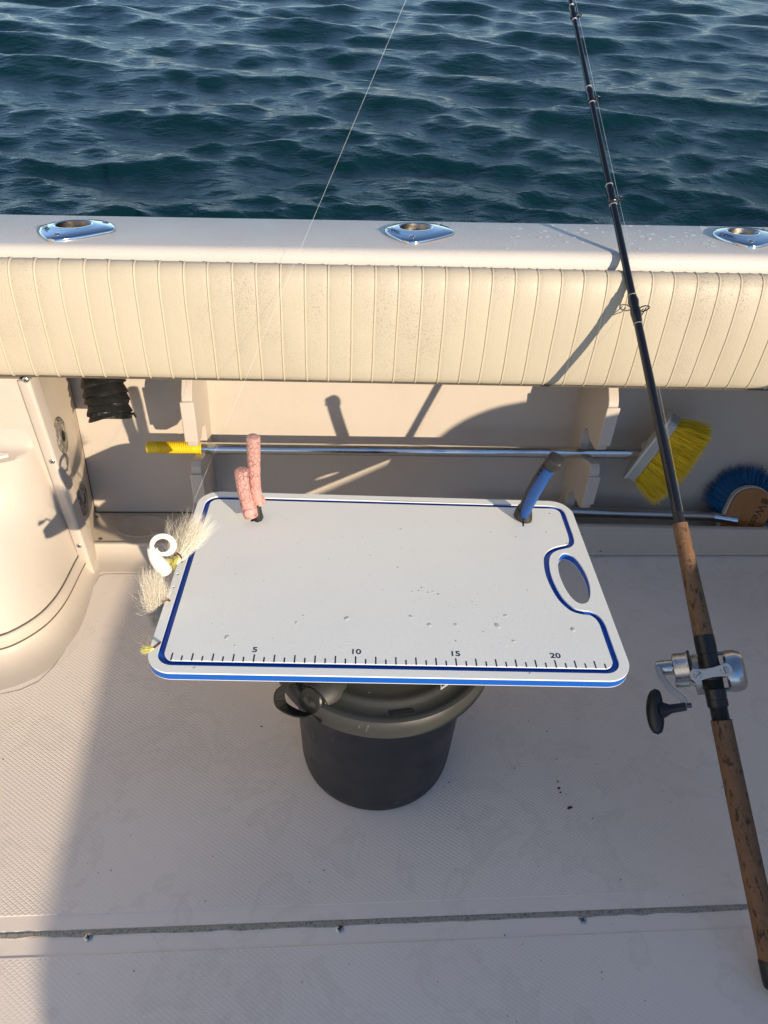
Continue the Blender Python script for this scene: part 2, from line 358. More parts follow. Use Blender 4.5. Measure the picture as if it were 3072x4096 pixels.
# ------------------------------------------------------------------ sea
def build_sea():
    r = np.concatenate([np.linspace(1.5, 2.6, 60)[:-1], np.geomspace(2.6, 14, 620)[:-1], np.geomspace(14, 900, 170)])
    th = np.concatenate([np.linspace(-180, -42, 110)[:-1], np.linspace(-42, 48, 880)[:-1], np.linspace(48, 180, 106)])*math.pi/180
    Rr, Th = np.meshgrid(r, th, indexing='ij'); X = Rr*np.sin(Th); Y = Rr*np.cos(Th); Z = np.zeros_like(X); DX = np.zeros_like(X); DY = np.zeros_like(X)
    g = np.random.default_rng(5)
    for i in range(170):
        L = np.exp(g.uniform(np.log(.055), np.log(.95))) if i > 9 else g.uniform(1.3, 3.2)
        k = 2*math.pi/L; a = g.normal(math.radians(-97), math.radians(30 if L < 1. else 18)); kx, ky = k*math.cos(a), k*math.sin(a)
        amp = .0048*L**.90 * g.uniform(.5, 1.3) * (1.0 if L < 1.0 else .5)
        ph = kx*X+ky*Y+g.uniform(0, 6.283); fade = np.clip(1.6-Rr*.035/L*.9, 0, 1)
        Z += amp*fade*np.cos(ph); q = amp*fade*np.sin(ph)*.55; DX -= q*math.cos(a); DY -= q*math.sin(a)
    X += DX; Y += DY
    z0 = -.25
    n1, n2 = X.shape; V = np.stack([X, Y, Z], -1).reshape(-1, 3)
    c, s = math.cos(HEEL), math.sin(HEEL)                       # tilt about X: rises away
    V = np.stack([V[:, 0], V[:, 1]*c-V[:, 2]*s, V[:, 1]*s+V[:, 2]*c+z0], -1)
    i = np.arange(n1-1)[:, None]*n2+np.arange(n2-1)[None]; Fq = np.stack([i, i+1, i+n2+1, i+n2], -1).reshape(-1, 4)[:, ::-1]
    me = bpy.data.meshes.new('sea'); me.vertices.add(len(V)); me.vertices.foreach_set('co', V.ravel()); me.loops.add(Fq.size); me.loops.foreach_set('vertex_index', Fq.ravel())
    me.polygons.add(len(Fq)); me.polygons.foreach_set('loop_start', np.arange(0, Fq.size, 4)); me.update(calc_edges=True)
    if me.polygons[5000].normal.z < 0: me.flip_normals()
    me.polygons.foreach_set('use_smooth', [True]*len(Fq))
    o = bpy.data.objects.new('sea', me); COL.objects.link(o); me.materials.append(M_SEA)
    return tag(o, 'dark blue rippled sea beyond the boat side', kind='structure')
build_sea()

# ------------------------------------------------------------------ deck
X0, X1 = -1.9, 2.1
dk = MB().box((X0, -2.6, -.04), (X1, .4182, 0)).box((X0, .4248, -.04), (X1, 1.36, 0)).box((X0, .4182, -.04), (X1, .4248, -.006)).build('deck', M_DECK, bevel=.0012)
tag(dk, 'cream moulded cockpit deck in two panels', kind='structure')
def nonskid(loop, name='nonskid_panel'):
    o = MB().prism([loop], 00.0002, .0011).build(name, M_NS, dk, smooth=None, bevel=.0008, seg=1)
    return o
far_loop = [(1.9, 1.105), (-.462, 1.105), (-.472, 1.098), (-.482, 1.0), (-.480, .93), (-.482, .896), (-.490, .86), (-.505, .830), (-.53, .812), (-.57, .800), (-.65, .792), (-1.8, .78), (-1.8, .444), (1.9, .444)]
nonskid(far_loop[::-1] if sum(far_loop[i][0]*far_loop[(i+1)%14][1]-far_loop[(i+1)%14][0]*far_loop[i][1] for i in range(14)) < 0 else far_loop)
nonskid([(-1.8, -2.3), (1.9, -2.3), (1.9, .3945), (-1.8, .3945)])
# weathered sealant strip in the seam, ragged lower edge
def sealant():
    xs = np.arange(X0, X1, .004); g = np.random.default_rng(3); mb = MB()
    lo = .4182+.0012*np.interp(xs, np.arange(X0, X1+.1, .02), g.normal(0, .7, len(np.arange(X0, X1+.1, .02))))-.0016; hi = .4248+.0002*g.normal(0, 1, len(xs))
    rings = []
    for i, x in enumerate(xs):
        h = .0006+.0012*g.random(); rings.append([(x, lo[i], -.001), (x, lo[i]+.0006, .0009+h*.4), (x, (lo[i]+hi[i])/2, h*.5), (x, hi[i]-.002, h*.6), (x, hi[i]+.0002, -.001)])
    mb.loft(rings, closed=False, caps=(False, False)); o = mb.build('sealant_strip', M_SEAL, dk, smooth=60)
    if o.data.polygons[3].normal.z < 0: o.data.flip_normals()
sealant()
for (x, y) in ((191, 2025), (734, 2007), (1258, 1988)):
    p = at(x, y, z=.0); screw(dk, (p.x, p.y, .0006), (0, 0, 1), .0052)
# rust flecks and grit
mb = MB()
for (x, y, r) in [(1205,1688,3),(1208,1703,5),(1211,1712,3),(1232,1744,6),(1228,1746,4),(1203,1640,2),(1112,1660,2),(565,1569,3),(1280,1768,2),(330,1290,2),(1182,1580,2),(1560,1700,2),(1340,1900,2),(700,1880,2),(240,1880,2),(1090,2020,2),(1400,1515,2),(1300,2100,2),(960,1700,2),(970,1690,2),(7,1640,2)]+[(random.uniform(100, 1640), random.uniform(1520, 2200), random.uniform(.7, 1.5)) for _ in range(50)]:
    p = at(x, y, z=.0017); a = random.random()*3; rr = r*.00055
    mb.prism([[(p.x+rr*random.uniform(.5, 1.2)*math.cos(a+t), p.y+rr*random.uniform(.4, 1)*math.sin(a+t)) for t in (0, .9, 1.7, 2.6, 3.4, 4.3, 5.3)]], .0014, .0023)
tag(mb.build('grit', M_RUST, smooth=None), 'rust flecks and grit scattered on the cream deck', kind='stuff')

# ------------------------------------------------------------------ hull side, gunwale, inner wall
SH = .0147
def sweep_x(prof, xs, shear=SH, shy=0):
    return [[(x, p[0]+shy*x, p[1]+shear*x) for p in prof] for x in xs]
wallprof = [(1.277, .0), (1.277, .028), (1.333-.002, .52)]
hull = empty('boat_side', (0, 1.3, 0), 'cream fibreglass boat side with wide gunwale and recessed inner wall', 'boat')
mb = MB(); mb.loft([[(x, 1.277, -.02), (x, 1.277, .028), (x, 1.331, .52), (x, 1.345, .52), (x, 1.345, -.02)] for x in (-1.9, 2.1)], closed=True)
mb.build('inner_wall', M_GEL, hull, smooth=None, fix=True)
gp = [(1.150, .50), (1.1455, .56), (1.1425, .600), (1.1415, .618), (1.1425, .630), (1.1455, .639), (1.150, .6445), (1.156, .6475), (1.163, .6483), (1.318, .6483), (1.3245, .6465), (1.328, .642), (1.330, .630), (1.333, .56), (1.331, .50)]
xs = np.arange(-1.9, 2.11, .1)
gw = MB().loft(sweep_x(gp, xs), closed=True).build('gunwale', M_TOP, hull, smooth=40, fix=True)
hp = [(1.3305, .6), (1.337, .57), (1.345, .3), (1.335, 0), (1.29, -.3), (1.15, -.6), (.6, -.8), (.6, -.75), (1.1, -.56), (1.25, -.3), (1.30, 0), (1.32, .3), (1.32, .57)]
MB().loft(sweep_x(hp, xs), closed=True).build('hull_side', M_TOP, hull, smooth=40, fix=True)
# ------------------------------------------------------------------ rod holders
FL = [(-0.072, 0.034), (-0.068, 0.015), (-0.06, -0.002), (-0.048, -0.020), (-0.037, -0.029), (-0.021, -0.028), (0.003, -0.014), (0.027, 0.005), (0.046, 0.024), (0.047, 0.041), (0.037, 0.062), (0.02, 0.076), (0.001, 0.081), (-0.035, 0.079), (-0.054, 0.067), (-0.068, 0.049)]
FLc = [(p.x, p.y) for p in catmull([(x, y, 0) for x, y in FL], 3, True)]
if sum(FLc[i][0]*FLc[(i+1)%48][1]-FLc[(i+1)%48][0]*FLc[i][1] for i in range(48)) < 0: FLc = FLc[::-1]
HC, HR = (-.019, .038), (.0275, .0215)
cutters = []
HOLD = [((-.405, 1.196), 'leftmost of the three chrome rod holders set in the gunwale'), ((.158, 1.2125), 'middle chrome rod holder in the gunwale, left of the rod'), ((.737, 1.217), 'chrome rod holder in the gunwale cut off by the right picture edge')]
for (c, lab) in HOLD:
    z = .648+SH*c[0]
    root = empty('rod_holder', (c[0], c[1], z), lab, 'rod holder', 'chrome rod holders along the gunwale')
    hole = ell(c[0]+HC[0], c[1]+HC[1], *HR, 40, R(15))
    out = [(c[0]+x, c[1]+y) for x, y in FLc]; cen = (c[0]-.012, c[1]+.026)
    mid = [(cen[0]+(x-cen[0])*.93, cen[1]+(y-cen[1])*.93) for x, y in out]; rimo = ell(c[0]+HC[0], c[1]+HC[1], HR[0]+.0045, HR[1]+.0045, 48, R(15))
    # flange: skirt, bevel, gentle dome towards the hole
    n = 48
    def nearest_rot(A, B):
        best = min(range(len(B)), key=lambda k: (A[0][0]-B[k][0])**2+(A[0][1]-B[k][1])**2); return B[best:]+B[:best]
    rimo = nearest_rot(out, ell(c[0]+HC[0], c[1]+HC[1], HR[0]+.0045, HR[1]+.0045, n, R(15))); rimi = nearest_rot(out, ell(c[0]+HC[0], c[1]+HC[1], HR[0], HR[1], n, R(15)))
    L = lambda P, zz: [(p[0], p[1], z+zz+SH*(p[0]-c[0])) for p in P]
    mdl = [((a[0]*.5+b[0]*.5), (a[1]*.5+b[1]*.5)) for a, b in zip(mid, rimo)]
    rings = [L(out, -.001), L(out, .0035), L([(cen[0]+(x-cen[0])*.98, cen[1]+(y-cen[1])*.98) for x, y in out], .0055), L(mid, .0066), L(mdl, .0084), L(rimo, .0098), L([(a[0]*.5+b[0]*.5, a[1]*.5+b[1]*.5) for a, b in zip(rimo, rimi)], .0100), L(rimi, .0085)]
    MB().loft(rings, caps=(False, False)).build('flange', M_CHROME, root, smooth=60)
    # tube leaning outboard-left under the flange
    lean = Vector((-.38, -.12, -1)).normalized()
    rr = []
    for d in (0, .01, .03, .08, .2): rr.append([Vector((p[0], p[1], z+.0086))+lean*d for p in rimi])
    MB().loft(rr, caps=(False, True)).build('tube', M_TUBE, root, smooth=60)
    for sx, sy in ((-.0295, -.0135), (.027, .057)): screw(root, (c[0]+sx, c[1]+sy, z+.0075+SH*sx), (0, -.05, 1), .0058, 'slot')
    # engraved emblem: script word with swept underline
    cu = bpy.data.curves.new('emblem', 'FONT'); cu.body = "Lees"; cu.size = .0155; cu.shear = .35; cu.extrude = .0002; cu.align_x = 'CENTER'; cu.align_y = 'CENTER'
    to = bpy.data.objects.new('t', cu); COL.objects.link(to); me = bpy.data.meshes.new_from_object(to.evaluated_get(bpy.context.evaluated_depsgraph_get())); bpy.data.objects.remove(to)
    eb = MB(); me.transform(Matrix.Translation((c[0]-.0565, c[1]+.021, z+.0079)) @ Matrix.Rotation(R(-50), 4, 'Z'))
    eb.add([v.co.copy() for v in me.vertices], [tuple(p.vertices) for p in me.polygons])
    T = Matrix.Translation((c[0]-.0565, c[1]+.021, z+.0079)) @ Matrix.Rotation(R(-50), 4, 'Z')
    eb.add([T @ Vector(p) for p in ((-.022, -.0062, .0002), (.022, -.0062, .0002), (.020, -.0074, .0002), (-.012, -.0072, .0002))], [(0, 3, 2, 1)])
    eb.build('emblem', M_INK, root, smooth=None)
    k = MB(); k.loft([[(p[0], p[1], z-.02) for p in offset2(rimi[::1], 0)], [(p[0], p[1], z+.02) for p in rimi]]); k.loft
    rr2 = [[Vector((p[0], p[1], z+.02))-lean*0+Vector((0, 0, 0)) for p in ell(c[0]+HC[0], c[1]+HC[1], HR[0]+.002, HR[1]+.002, 40, R(15))]]
    rr2.append([Vector((p[0], p[1], z-.003))+Vector((0, 0, 0)) for p in ell(c[0]+HC[0], c[1]+HC[1], HR[0]+.002, HR[1]+.002, 40, R(15))])
    rr2.append([v+lean*.21 for v in rr2[-1]])
    cut = MB().loft(rr2).build('cutter', M_HOLE, fix=True); cutters.append(cut)
boolean_cut(gw, cutters)
if len(gw.data.polygons): gw.data.set_sharp_from_angle(angle=R(40))

# ------------------------------------------------------------------ bolster
BX0, BX1 = -1.5, 1.75
bo = empty('bolster', (0, 1.12, .53), 'long padded cream vinyl bolster with vertical piping under the gunwale', 'bolster')
bp = [(1.141, .575), (1.140, .606), (1.1385, .6195), (1.134, .6275), (1.126, .6315), (1.117, .6300), (1.1095, .6240), (1.1045, .6140), (1.1010, .6000), (1.0985, .582), (1.0970, .560), (1.0962, .535), (1.0965, .510), (1.0975, .486), (1.0990, .466), (1.1010, .452), (1.1045, .4435), (1.110, .4395), (1.118, .4385), (1.14, .4385)]
WX = [-.486+.1203*i/2.62 for i in range(-22, 60)]
WX = []
xx = -.486*.9257
known = [(-.486, 2), (-.367, 4.62)]
# welts: measured along the top of the bolster
tops = [30, 82, 135, 188, 240, 293, 345, 397, 447, 500, 549, 600, 653, 702, 753, 803, 852, 905, 956, 1007, 1058, 1110, 1160, 1211, 1262, 1313, 1364, 1415, 1465, 1515, 1565, 1615]
WX = [at(x, 600+x*.02, y=1.10).x for x in tops]
sl_, ic_ = np.polyfit(range(len(WX)), WX, 1); WX = [ic_+sl_*i+random.uniform(-.0008, .0008) for i in range(len(WX))]
st = (WX[-1]-WX[0])/(len(WX)-1)
WX = [WX[0]-st*k for k in range(20, 0, -1)]+WX+[WX[-1]+st*k for k in range(1, 18)]
WX = [x for x in WX if BX0+.02 < x < BX1-.02]
def bol_ring(x, puff):
    out = []
    zt, zb = .006*x, -.0030*x
    for i, (y, z) in enumerate(bp):
        t = (z-.4385)/(.632-.4385); zz = z+zb*(1-t)+zt*t
        wob = .0012*math.sin(x*9+z*14)+.0009*math.sin(x*23+z*31)
        n = 1 if 3 < i < 17 else 0
        out.append((x, y-(puff*.0012+wob*.6)*n, zz+(.0014*puff if 2 < i < 7 else 0)))
    return out
xs = [BX0]; pf = [0]
edges = [BX0]+WX+[BX1]
for a, b in zip(edges[:-1], edges[1:]):
    for t in (.06, .2, .4, .6, .8, .94, 1.0): xs.append(a+(b-a)*t); pf.append((1-abs(2*t-1)**4) if t < 1 else -.05)
MB().loft([bol_ring(x, p) for x, p in zip(xs, pf)], closed=True).build('cushion', M_VIN, bo, smooth=60, fix=True)
for k, x in enumerate(WX):
    ring = bol_ring(x, .15)[2:18]; ring = catmull(ring, 2)
    lean = random.uniform(-.0008, .0008)
    pts = [Vector((p.x+lean*((p.z-.53)/.1)+.0002*math.sin(p.z*60+k), p.y, p.z)) for p in ring]
    o = MB().tube(pts, .0017, 8, flat=1).build('piping', M_PIP, bo, smooth=60)
MB().loft([[(x, 1.1075, .4400-.003*x), (x, 1.1085, .4365-.003*x), (x, 1.145, .4365-.003*x), (x, 1.145, .4400-.003*x)] for x in (BX0, BX1)]).build('base_trim', M_CAULK, bo, smooth=None, fix=True)

# ------------------------------------------------------------------ rod rack brackets
def bracket(x0, x1, label, xpole2=True):
    root = empty('rod_rack_bracket', ((x0+x1)/2, 1.26, .25), label, 'rack bracket', 'rod rack brackets on the inner wall')
    prof = [(1.34, .50), (1.225, .455), (1.176, .402), (1.159, .384), (1.1545, .375), (1.1545, .284), (1.158, .275), (1.166, .272), (1.200, .272), (1.212, .278), (1.222, .284), (1.234, .281), (1.2425, .270), (1.245, .255), (1.243, .238), (1.236, .2275), (1.222, .222), (1.205, .224), (1.185, .234), (1.168, .236), (1.158, .228), (1.1565, .218), (1.1565, .140), (1.160, .132), (1.168, .129), (1.200, .128), (1.210, .133), (1.222, .131), (1.236, .118), (1.241, .098), (1.238, .075), (1.225, .060), (1.20, .052), (1.17, .045), (1.165, .03), (1.30, .03)]
    n = len(prof)
    T = Matrix(((0, 0, 1, 0), (1, 0, 0, 0), (0, 1, 0, 0), (0, 0, 0, 1)))
    MB().prism([prof[::-1] if sum(prof[i][0]*prof[(i+1)%n][1]-prof[(i+1)%n][0]*prof[i][1] for i in range(n)) < 0 else prof], x0, x1, T=T).build('plate', M_GEL, root, smooth=25, bevel=.0016)
    # front capping strips
    MB().box((x0-.003, 1.1490, .288), (x1+.003, 1.1540, .372)).build('front_cap', M_GEL, root, bevel=.002)
    MB().box((x0-.003, 1.1512, .146), (x1+.003, 1.1562, .214)).build('front_cap', M_GEL, root, bevel=.002)
    return root
bracket(-.272, -.253, 'cream slotted bracket at the left, beside the yellow grip')
bracket(.514, .534, 'cream slotted bracket right of the blue knife, left of the yellow brush')

# ------------------------------------------------------------------ shelf and rail
sf = empty('side_shelf', (-.39, 1.22, .03), 'low cream shelf with round recess in the left corner', 'shelf')
MB().box((-.540, 1.170, .012), (.25, 1.279, .028)).build('shelf_top', M_GEL2, sf, bevel=.002)
MB().box((-.505, 1.1655, .004), (.25, 1.1735, .0305)).build('front_lip', M_GEL, sf, bevel=.002)
T = Matrix.Translation((-.410, 1.228, .0281)) @ Matrix.Diagonal((1, .66, 1, 1))
MB().lathe([(.0575, -.001), (.057, .0012), (.054, .0020), (.051, .0012), (.049, .0003)], 48, T, caps=(False, True)).build('round_recess', M_GEL2, sf, smooth=60)
screw(sf, at(209, 1118, z=.0282), (0, 0, 1), .0050); screw(sf, at(354, 1165, z=.0282)+Vector((-.13, 0, 0)), (0, 0, 1), .0045)
p = at(390, 1040, y=1.2875); MB().lathe([(.0001, 0), (.0046, 0), (.0046, .0012)][::-1], 14, Matrix.Translation(p) @ Matrix.Rotation(R(90), 4, 'X')).build('screw_hole', M_HOLE, hull)
# caulk along the wall corners
cb = MB().tube([(-.5225, 1.276, .029), (.25, 1.2765, .029)], .0016, 6).tube([(-.5205, 1.2745, .03), (-.5205, 1.3165, .44)], .0022, 6)
cb.build('caulk_line', M_CAULK, hull)
rl = empty('lower_rail', (1.1, 1.165, .04), 'cream rail along the deck holding the lower brush pole', 'rail')
ra, rb = at(1235, 1139, y=1.157), at(1659, 1147, y=1.157)
def railz(x): return ra.z+(rb.z-ra.z)*(x-ra.x)/(rb.x-ra.x)
MB().loft([[(x, 1.157, .004), (x, 1.157, railz(x)-.014), (x, 1.1585, railz(x)-.012), (x, 1.1585, railz(x)-.002), (x, 1.161, railz(x)), (x, 1.170, railz(x)), (x, 1.172, railz(x)-.002), (x, 1.172, .004)] for x in (.40, 2.0)]).build('rail_board', M_GEL, rl, smooth=20, fix=True)
MB().box((.40, 1.172, .006), (2.0, 1.277, .022)).build('tray_floor', M_GEL, rl)
for x, y in ((600, 828), (712, 925)):
    q = at((1900+x/1.4155)/1.8517, (1550+y/1.4155)/1.8517, y=1.1567); screw(rl, q, (0, -1, 0), .0035)

# ------------------------------------------------------------------ left corner: cove, step box, bulkhead
base = catmull([(-.493, 1.168, 0), (-.494, 1.125, 0), (-.497, 1.075, 0), (-.500, 1.010, 0), (-.507, .968, 0), (-.521, .932, 0), (-.547, .899, 0), (-.579, .878, 0), (-.64, .866, 0), (-.75, .858, 0), (-1.3, .850, 0)], 5)
base = [(p.x, p.y) for p in base]
def outn(P, d): return offset2(P, -d, False)
# offset direction check: outward = towards +x at the start
if outn(base, .01)[3][0] < base[3][0]: _o = outn; outn = lambda P, d: offset2(P, d, False)
def cove():
    n = len(base); W = [.022+.045*min(1, max(0, (i-8)/22)) for i in range(n)]
    prof = [(0, .030), (.0, .026), (.10, .0175), (.26, .0100), (.45, .0050), (.70, .0018), (1.0, .0001), (1.0, -.001)]
    rings = []
    for t, z in prof:
        a = offset2(base, 0, False); out = []
        o1 = outn(base, 1.0)
        for i in range(n):
            dx, dy = o1[i][0]-base[i][0], o1[i][1]-base[i][1]; out.append((base[i][0]+dx*W[i]*t, base[i][1]+dy*W[i]*t, z))
        rings.append(out)
    return MB().loft(rings, closed=False, caps=(False, False)).build('cove', M_GEL, dk, smooth=60, fix=True)
cv = cove()
mb = MB(); mb.loft([[(x, 1.168, .026), (x, 1.161, .016), (x, 1.150, .008), (x, 1.135, .003), (x, 1.112, .0003), (x, 1.112, -.001)] for x in (-.50, .40)], closed=False, caps=(False, False)); cc = mb.build('cove', M_GEL, dk, smooth=60)
for o in (cv, cc):
    if sum(p.normal.z for p in o.data.polygons) < 0: o.data.flip_normals()
bk = empty('step_box', (-.8, 1.0, 0), 'moulded cream step with rounded corner in the left corner of the cockpit', 'step')
# flange band with dark seam
def band(P, prof, name, mat, cap=False):
    o1 = outn(P, 1.0); rings = []
    for d, z in prof: rings.append([(P[i][0]+(o1[i][0]-P[i][0])*d, P[i][1]+(o1[i][1]-P[i][1])*d, z) for i in range(len(P))])
    o = MB().loft(rings, closed=False, caps=(False, False)).build(name, mat, bk, smooth=60); 
    # outward normals
    c0 = o.data.polygons[len(o.data.polygons)//2]
    return o
b2 = base[4:]
def orient(o, ref):
    s_ = sum((p.normal.dot(Vector(ref))) * p.area for p in o.data.polygons)
    if s_ < 0: o.data.flip_normals()
orient(band(b2, [(-.006, .020), (.0005, .0285), (.0005, .0318), (-.006, .036)], 'seam_gap', M_CAULK), (.5, -.5, .3))
orient(band(b2, [(-.006, .0315), (.0005, .0325), (.0015, .036), (.0005, .046), (-.0015, .053), (-.004, .0555), (-.008, .0558)], 'base_flange', M_GEL), (.5, -.5, .3))
orient(band(b2, [(-.004, .0548), (-.0058, .0566), (-.0085, .0568)], 'seam_gap', M_CAULK), (.5, -.5, .5))
# body: loft between base and tread edge
n = len(b2); inner = outn(b2, -.007)
tp = catmull([(-.528, 1.106, 0), (-.531, 1.095, 0), (-.538, 1.080, 0), (-.553, 1.066, 0), (-.580, 1.055, 0), (-.63, 1.048, 0), (-.72, 1.044, 0), (-1.3, 1.040, 0)], 12); tp = [(p.x, p.y) for p in tp]
def resample(P, n):
    d = [0]
    for a, b in zip(P[:-1], P[1:]): d.append(d[-1]+math.dist(a, b))
    t = np.linspace(0, 1, n)**1.25*d[-1]; return list(zip(np.interp(t, d, [p[0] for p in P]), np.interp(t, d, [p[1] for p in P])))
A = resample(inner, 60); Bt = resample(tp, 60)
rings = []
ZT = .300
for k in range(25):
    t = k/24; ph = t*math.pi/2; hz = (1-math.cos(ph))*.16+t*.84; z = .0555+(ZT-.0555)*(math.sin(ph)*.16+t*.84)
    rings.append([(a[0]+(b[0]-a[0])*hz, a[1]+(b[1]-a[1])*hz, z) for a, b in zip(A, Bt)])
# tread and concave fillet to the bulkhead
for k, (fy, z) in enumerate(((.3, ZT+.002), (.6, ZT+.004), (.8, ZT+.008), (.92, ZT+.018), (1.0, ZT+.045))):
    rings.append([(b[0]+(.0 if b[1] > 1.09 else 0), b[1]+(1.1055-b[1])*fy, z) for b in Bt])
o = MB().loft(rings, closed=False, caps=(False, False)).build('step_body', M_GEL, bk, smooth=70); orient(o, (.4, -.5, .6))
MB().prism([[(-.60, 1.063), (-.575, 1.068), (-.562, 1.075), (-.565, 1.084), (-.60, 1.086), (-1.2, 1.084), (-1.2, 1.06)][::-1]], ZT+.0015, ZT+.0052).build('nonskid_pad', M_NS, bk, smooth=None, bevel=.001)
# bulkhead panel, trim strip, recessed side panel with two through-hull fittings
bh = empty('corner_bulkhead', (-.8, 1.12, .2), 'cream corner bulkhead panel with screwed trim strip at the left', 'bulkhead')
MB().loft([[(-1.9, 1.105, 0), (-.482, 1.105, 0), (-.482, 1.125, 0), (-1.9, 1.125, 0)], [(-1.9, 1.105, .436), (-.507, 1.105, .436), (-.507, 1.125, .436), (-1.9, 1.125, .436)]]).build('panel', M_GEL, bh, smooth=None, fix=True)
q0, q1 = at(190, 1203, y=1.10), at(75, 816, y=1.10)
def strip_ring(z):
    t = (z-.045)/(.436-.045); xr = -.481 - .019*t
    return [(xr-.021, 1.106, z), (xr-.021, 1.0985, z), (xr-.018, 1.0965, z), (xr-.005, 1.0955, z), (xr-.001, 1.0985, z), (xr, 1.104, z), (xr, 1.130, z), (xr-.021, 1.130, z)]
MB().loft([strip_ring(z) for z in (.045, .052, .2, .436)]).build('trim_strip', M_GEL, bh, smooth=40, fix=True, bevel=.0008)
for x, y in ((55, 821), (112, 997), (171, 1179)): q = at(x, y, y=1.0958); screw(bh, q, (.1, -1, 0), .0052)
MB().loft([[(-.484, 1.125, 0), (-.503, 1.125, .45)], [(-.5225, 1.279, 0), (-.5225, 1.335, .45)]], closed=False, caps=(False, False)).build('recessed_side_panel', M_GEL2, bh, smooth=None)
for (px_, py_) in ((124, 942), (167, 1077)):
    pt = at(px_, py_, x=-.505); zz = pt.z; fx = (pt.y-1.125)/.16; pt.x = -.503+(-.0195)*fx+(.45-zz)/.45*.019*(1-fx)+.0015
    fr = empty('hull_fitting', pt, ('upper' if zz > .2 else 'lower')+' grimy round fitting with dark centre hole on the left side panel', 'fitting', 'round fittings on the side panel')
    T = Matrix.Translation(pt) @ Vector((1, .12, .04)).to_track_quat('Z', 'Y').to_matrix().to_4x4()
    MB().lathe([(.036, -.001), (.0355, .0025), (.033, .0042), (.030, .0028), (.0275, .0045), (.025, .0030), (.0225, .0052), (.017, .0058), (.0125, .0062), (.0105, .0055)], 40, T, caps=(False, False)).build('flange', M_FIT, fr, smooth=25)
    MB().lathe([(.0105, .0055), (.0100, .0010), (.0001, .0008)], 24, T, caps=(False, True)).build('bore', M_HOLE, fr)
    for a in range(3): screw(fr, T @ Vector((.0285*math.cos(a*2.1+.6), .0285*math.sin(a*2.1+.6), .0036)), (1, .12, 0), .0028)
# ------------------------------------------------------------------ hose
hs = empty('bilge_hose', (-.42, 1.2, .4), 'black corrugated hose hanging open below the bolster at the left', 'hose')
def hose():
    p2 = at(239, 905, y=1.180); vw = (p2-CAMP).normalized(); dd = (-UP*.99+RT*.06); dd = (dd-vw*dd.dot(vw)).normalized()
    p0 = p2-dd*.19+RT*-.030; p1 = p2-dd*.09+RT*-.012; g = random.Random(4); rings = []
    N = 170; n = 56
    sag = [g.uniform(-1, 1) for _ in range(20)]
    for i in range(N):
        t = i/(N-1); c = p0*(1-t)**2+p1*2*t*(1-t)+p2*t*t; d = (p1-p0)*(1-t)+(p2-p1)*t; d.normalize()
        u = Vector((1, 0, 0)); u = (u-d*d.x).normalized(); v = d.cross(u); ring = []
        for k in range(n):
            a = 2*math.pi*k/n
            ph = (t*10.5+.06*math.sin(a+int(t*10.5)*1.3)) % 1.0
            saw = ph**.8 if ph < .86 else (1-ph)/.14*.89
            r = .0345+.0075*saw+.0007*math.sin(3*a+int(t*10.5)*1.7)+.0010*math.sin(17*a+t*60)*(1-saw)*(.3+t)
            ring.append(c+u*(r*math.cos(a))+v*(r*.92*math.sin(a))+d*(.0022*math.sin(a*2+int(t*10.5)*2.2)*(.4+t)))
        rings.append(ring)
    last = rings[-1]; c = sum(last, Vector())/n
    inner = [[c+(p-c)*.90+Vector((0, 0, .001)) for p in last]]+[[c+(p-c)*.84-dd*.030 for p in last]]
    MB().loft(rings+inner, caps=(True, True)).build('corrugated_sleeve', M_RUB, hs, smooth=35, fix=True)
    wire = [rings[-1][k]+Vector((0, 0, .001)) for k in range(-8, 4)]+[rings[-1][4]+Vector((.012, 0, .004)), rings[-1][4]+Vector((.014, -.003, -.002))]
    MB().tube([rings[-1][0]+Vector((-.004, 0, .004)), rings[-1][0]+Vector((.006, -.002, .006)), rings[-1][0]+Vector((.009, -.003, -.001))], [.004, .003, .0015], 6).build('torn_edge', M_RUB, hs)
hose()

# ------------------------------------------------------------------ poles and brushes
def bristles(mb, n, fn, w=.0009, seg=3, g=random.Random(2)):
    for _ in range(n):
        a, b, c = fn(g)         # root, middle, tip
        d = (c-a).normalized(); s_ = d.cross(Vector((g.uniform(-1, 1), g.uniform(-1, 1), g.uniform(-1, 1)))).normalized(); e = d.cross(s_)
        P = [a*(1-t)**2+b*2*t*(1-t)+c*t*t for t in (0, .35, .7, 1)]; W = [w, w*.9, w*.7, w*.25]
        mb.loft([[p+s_*q, p-s_*.5*q+e*.87*q, p-s_*.5*q-e*.87*q] for p, q in zip(P, W)], True, (False, True))
p1 = empty('deck_brush', at(900, 970, y=1.222), 'deck brush with yellow grip and yellow bristles, long silver pole in upper slots', 'brush')
a, b = at(434, 968, y=1.222), at(1388, 979, y=1.222)
MB().tube([a, a+(b-a)*.5, b], .0118, 24).build('pole', M_POLE, p1)
dirx = (b-a).normalized(); a0 = at(315, 966, y=1.222)
prof = []; Lh = (a-a0).length+.002
pts, rad = [], []
for i in range(150):
    t = i/149; x = t*Lh; r = .0118
    if t < .04: r = .0118*math.sqrt(max(.12, 1-(1-t/.04)**2))
    if .22 < t < .86: r += .0007*(1 if math.sin(x*2*math.pi/.0036) > 0 else -1)
    if t > .97: r += .001
    pts.append(a0+dirx*x); rad.append(r)
MB().tube(pts, rad, 24).build('grip', M_YEL, p1, smooth=50)
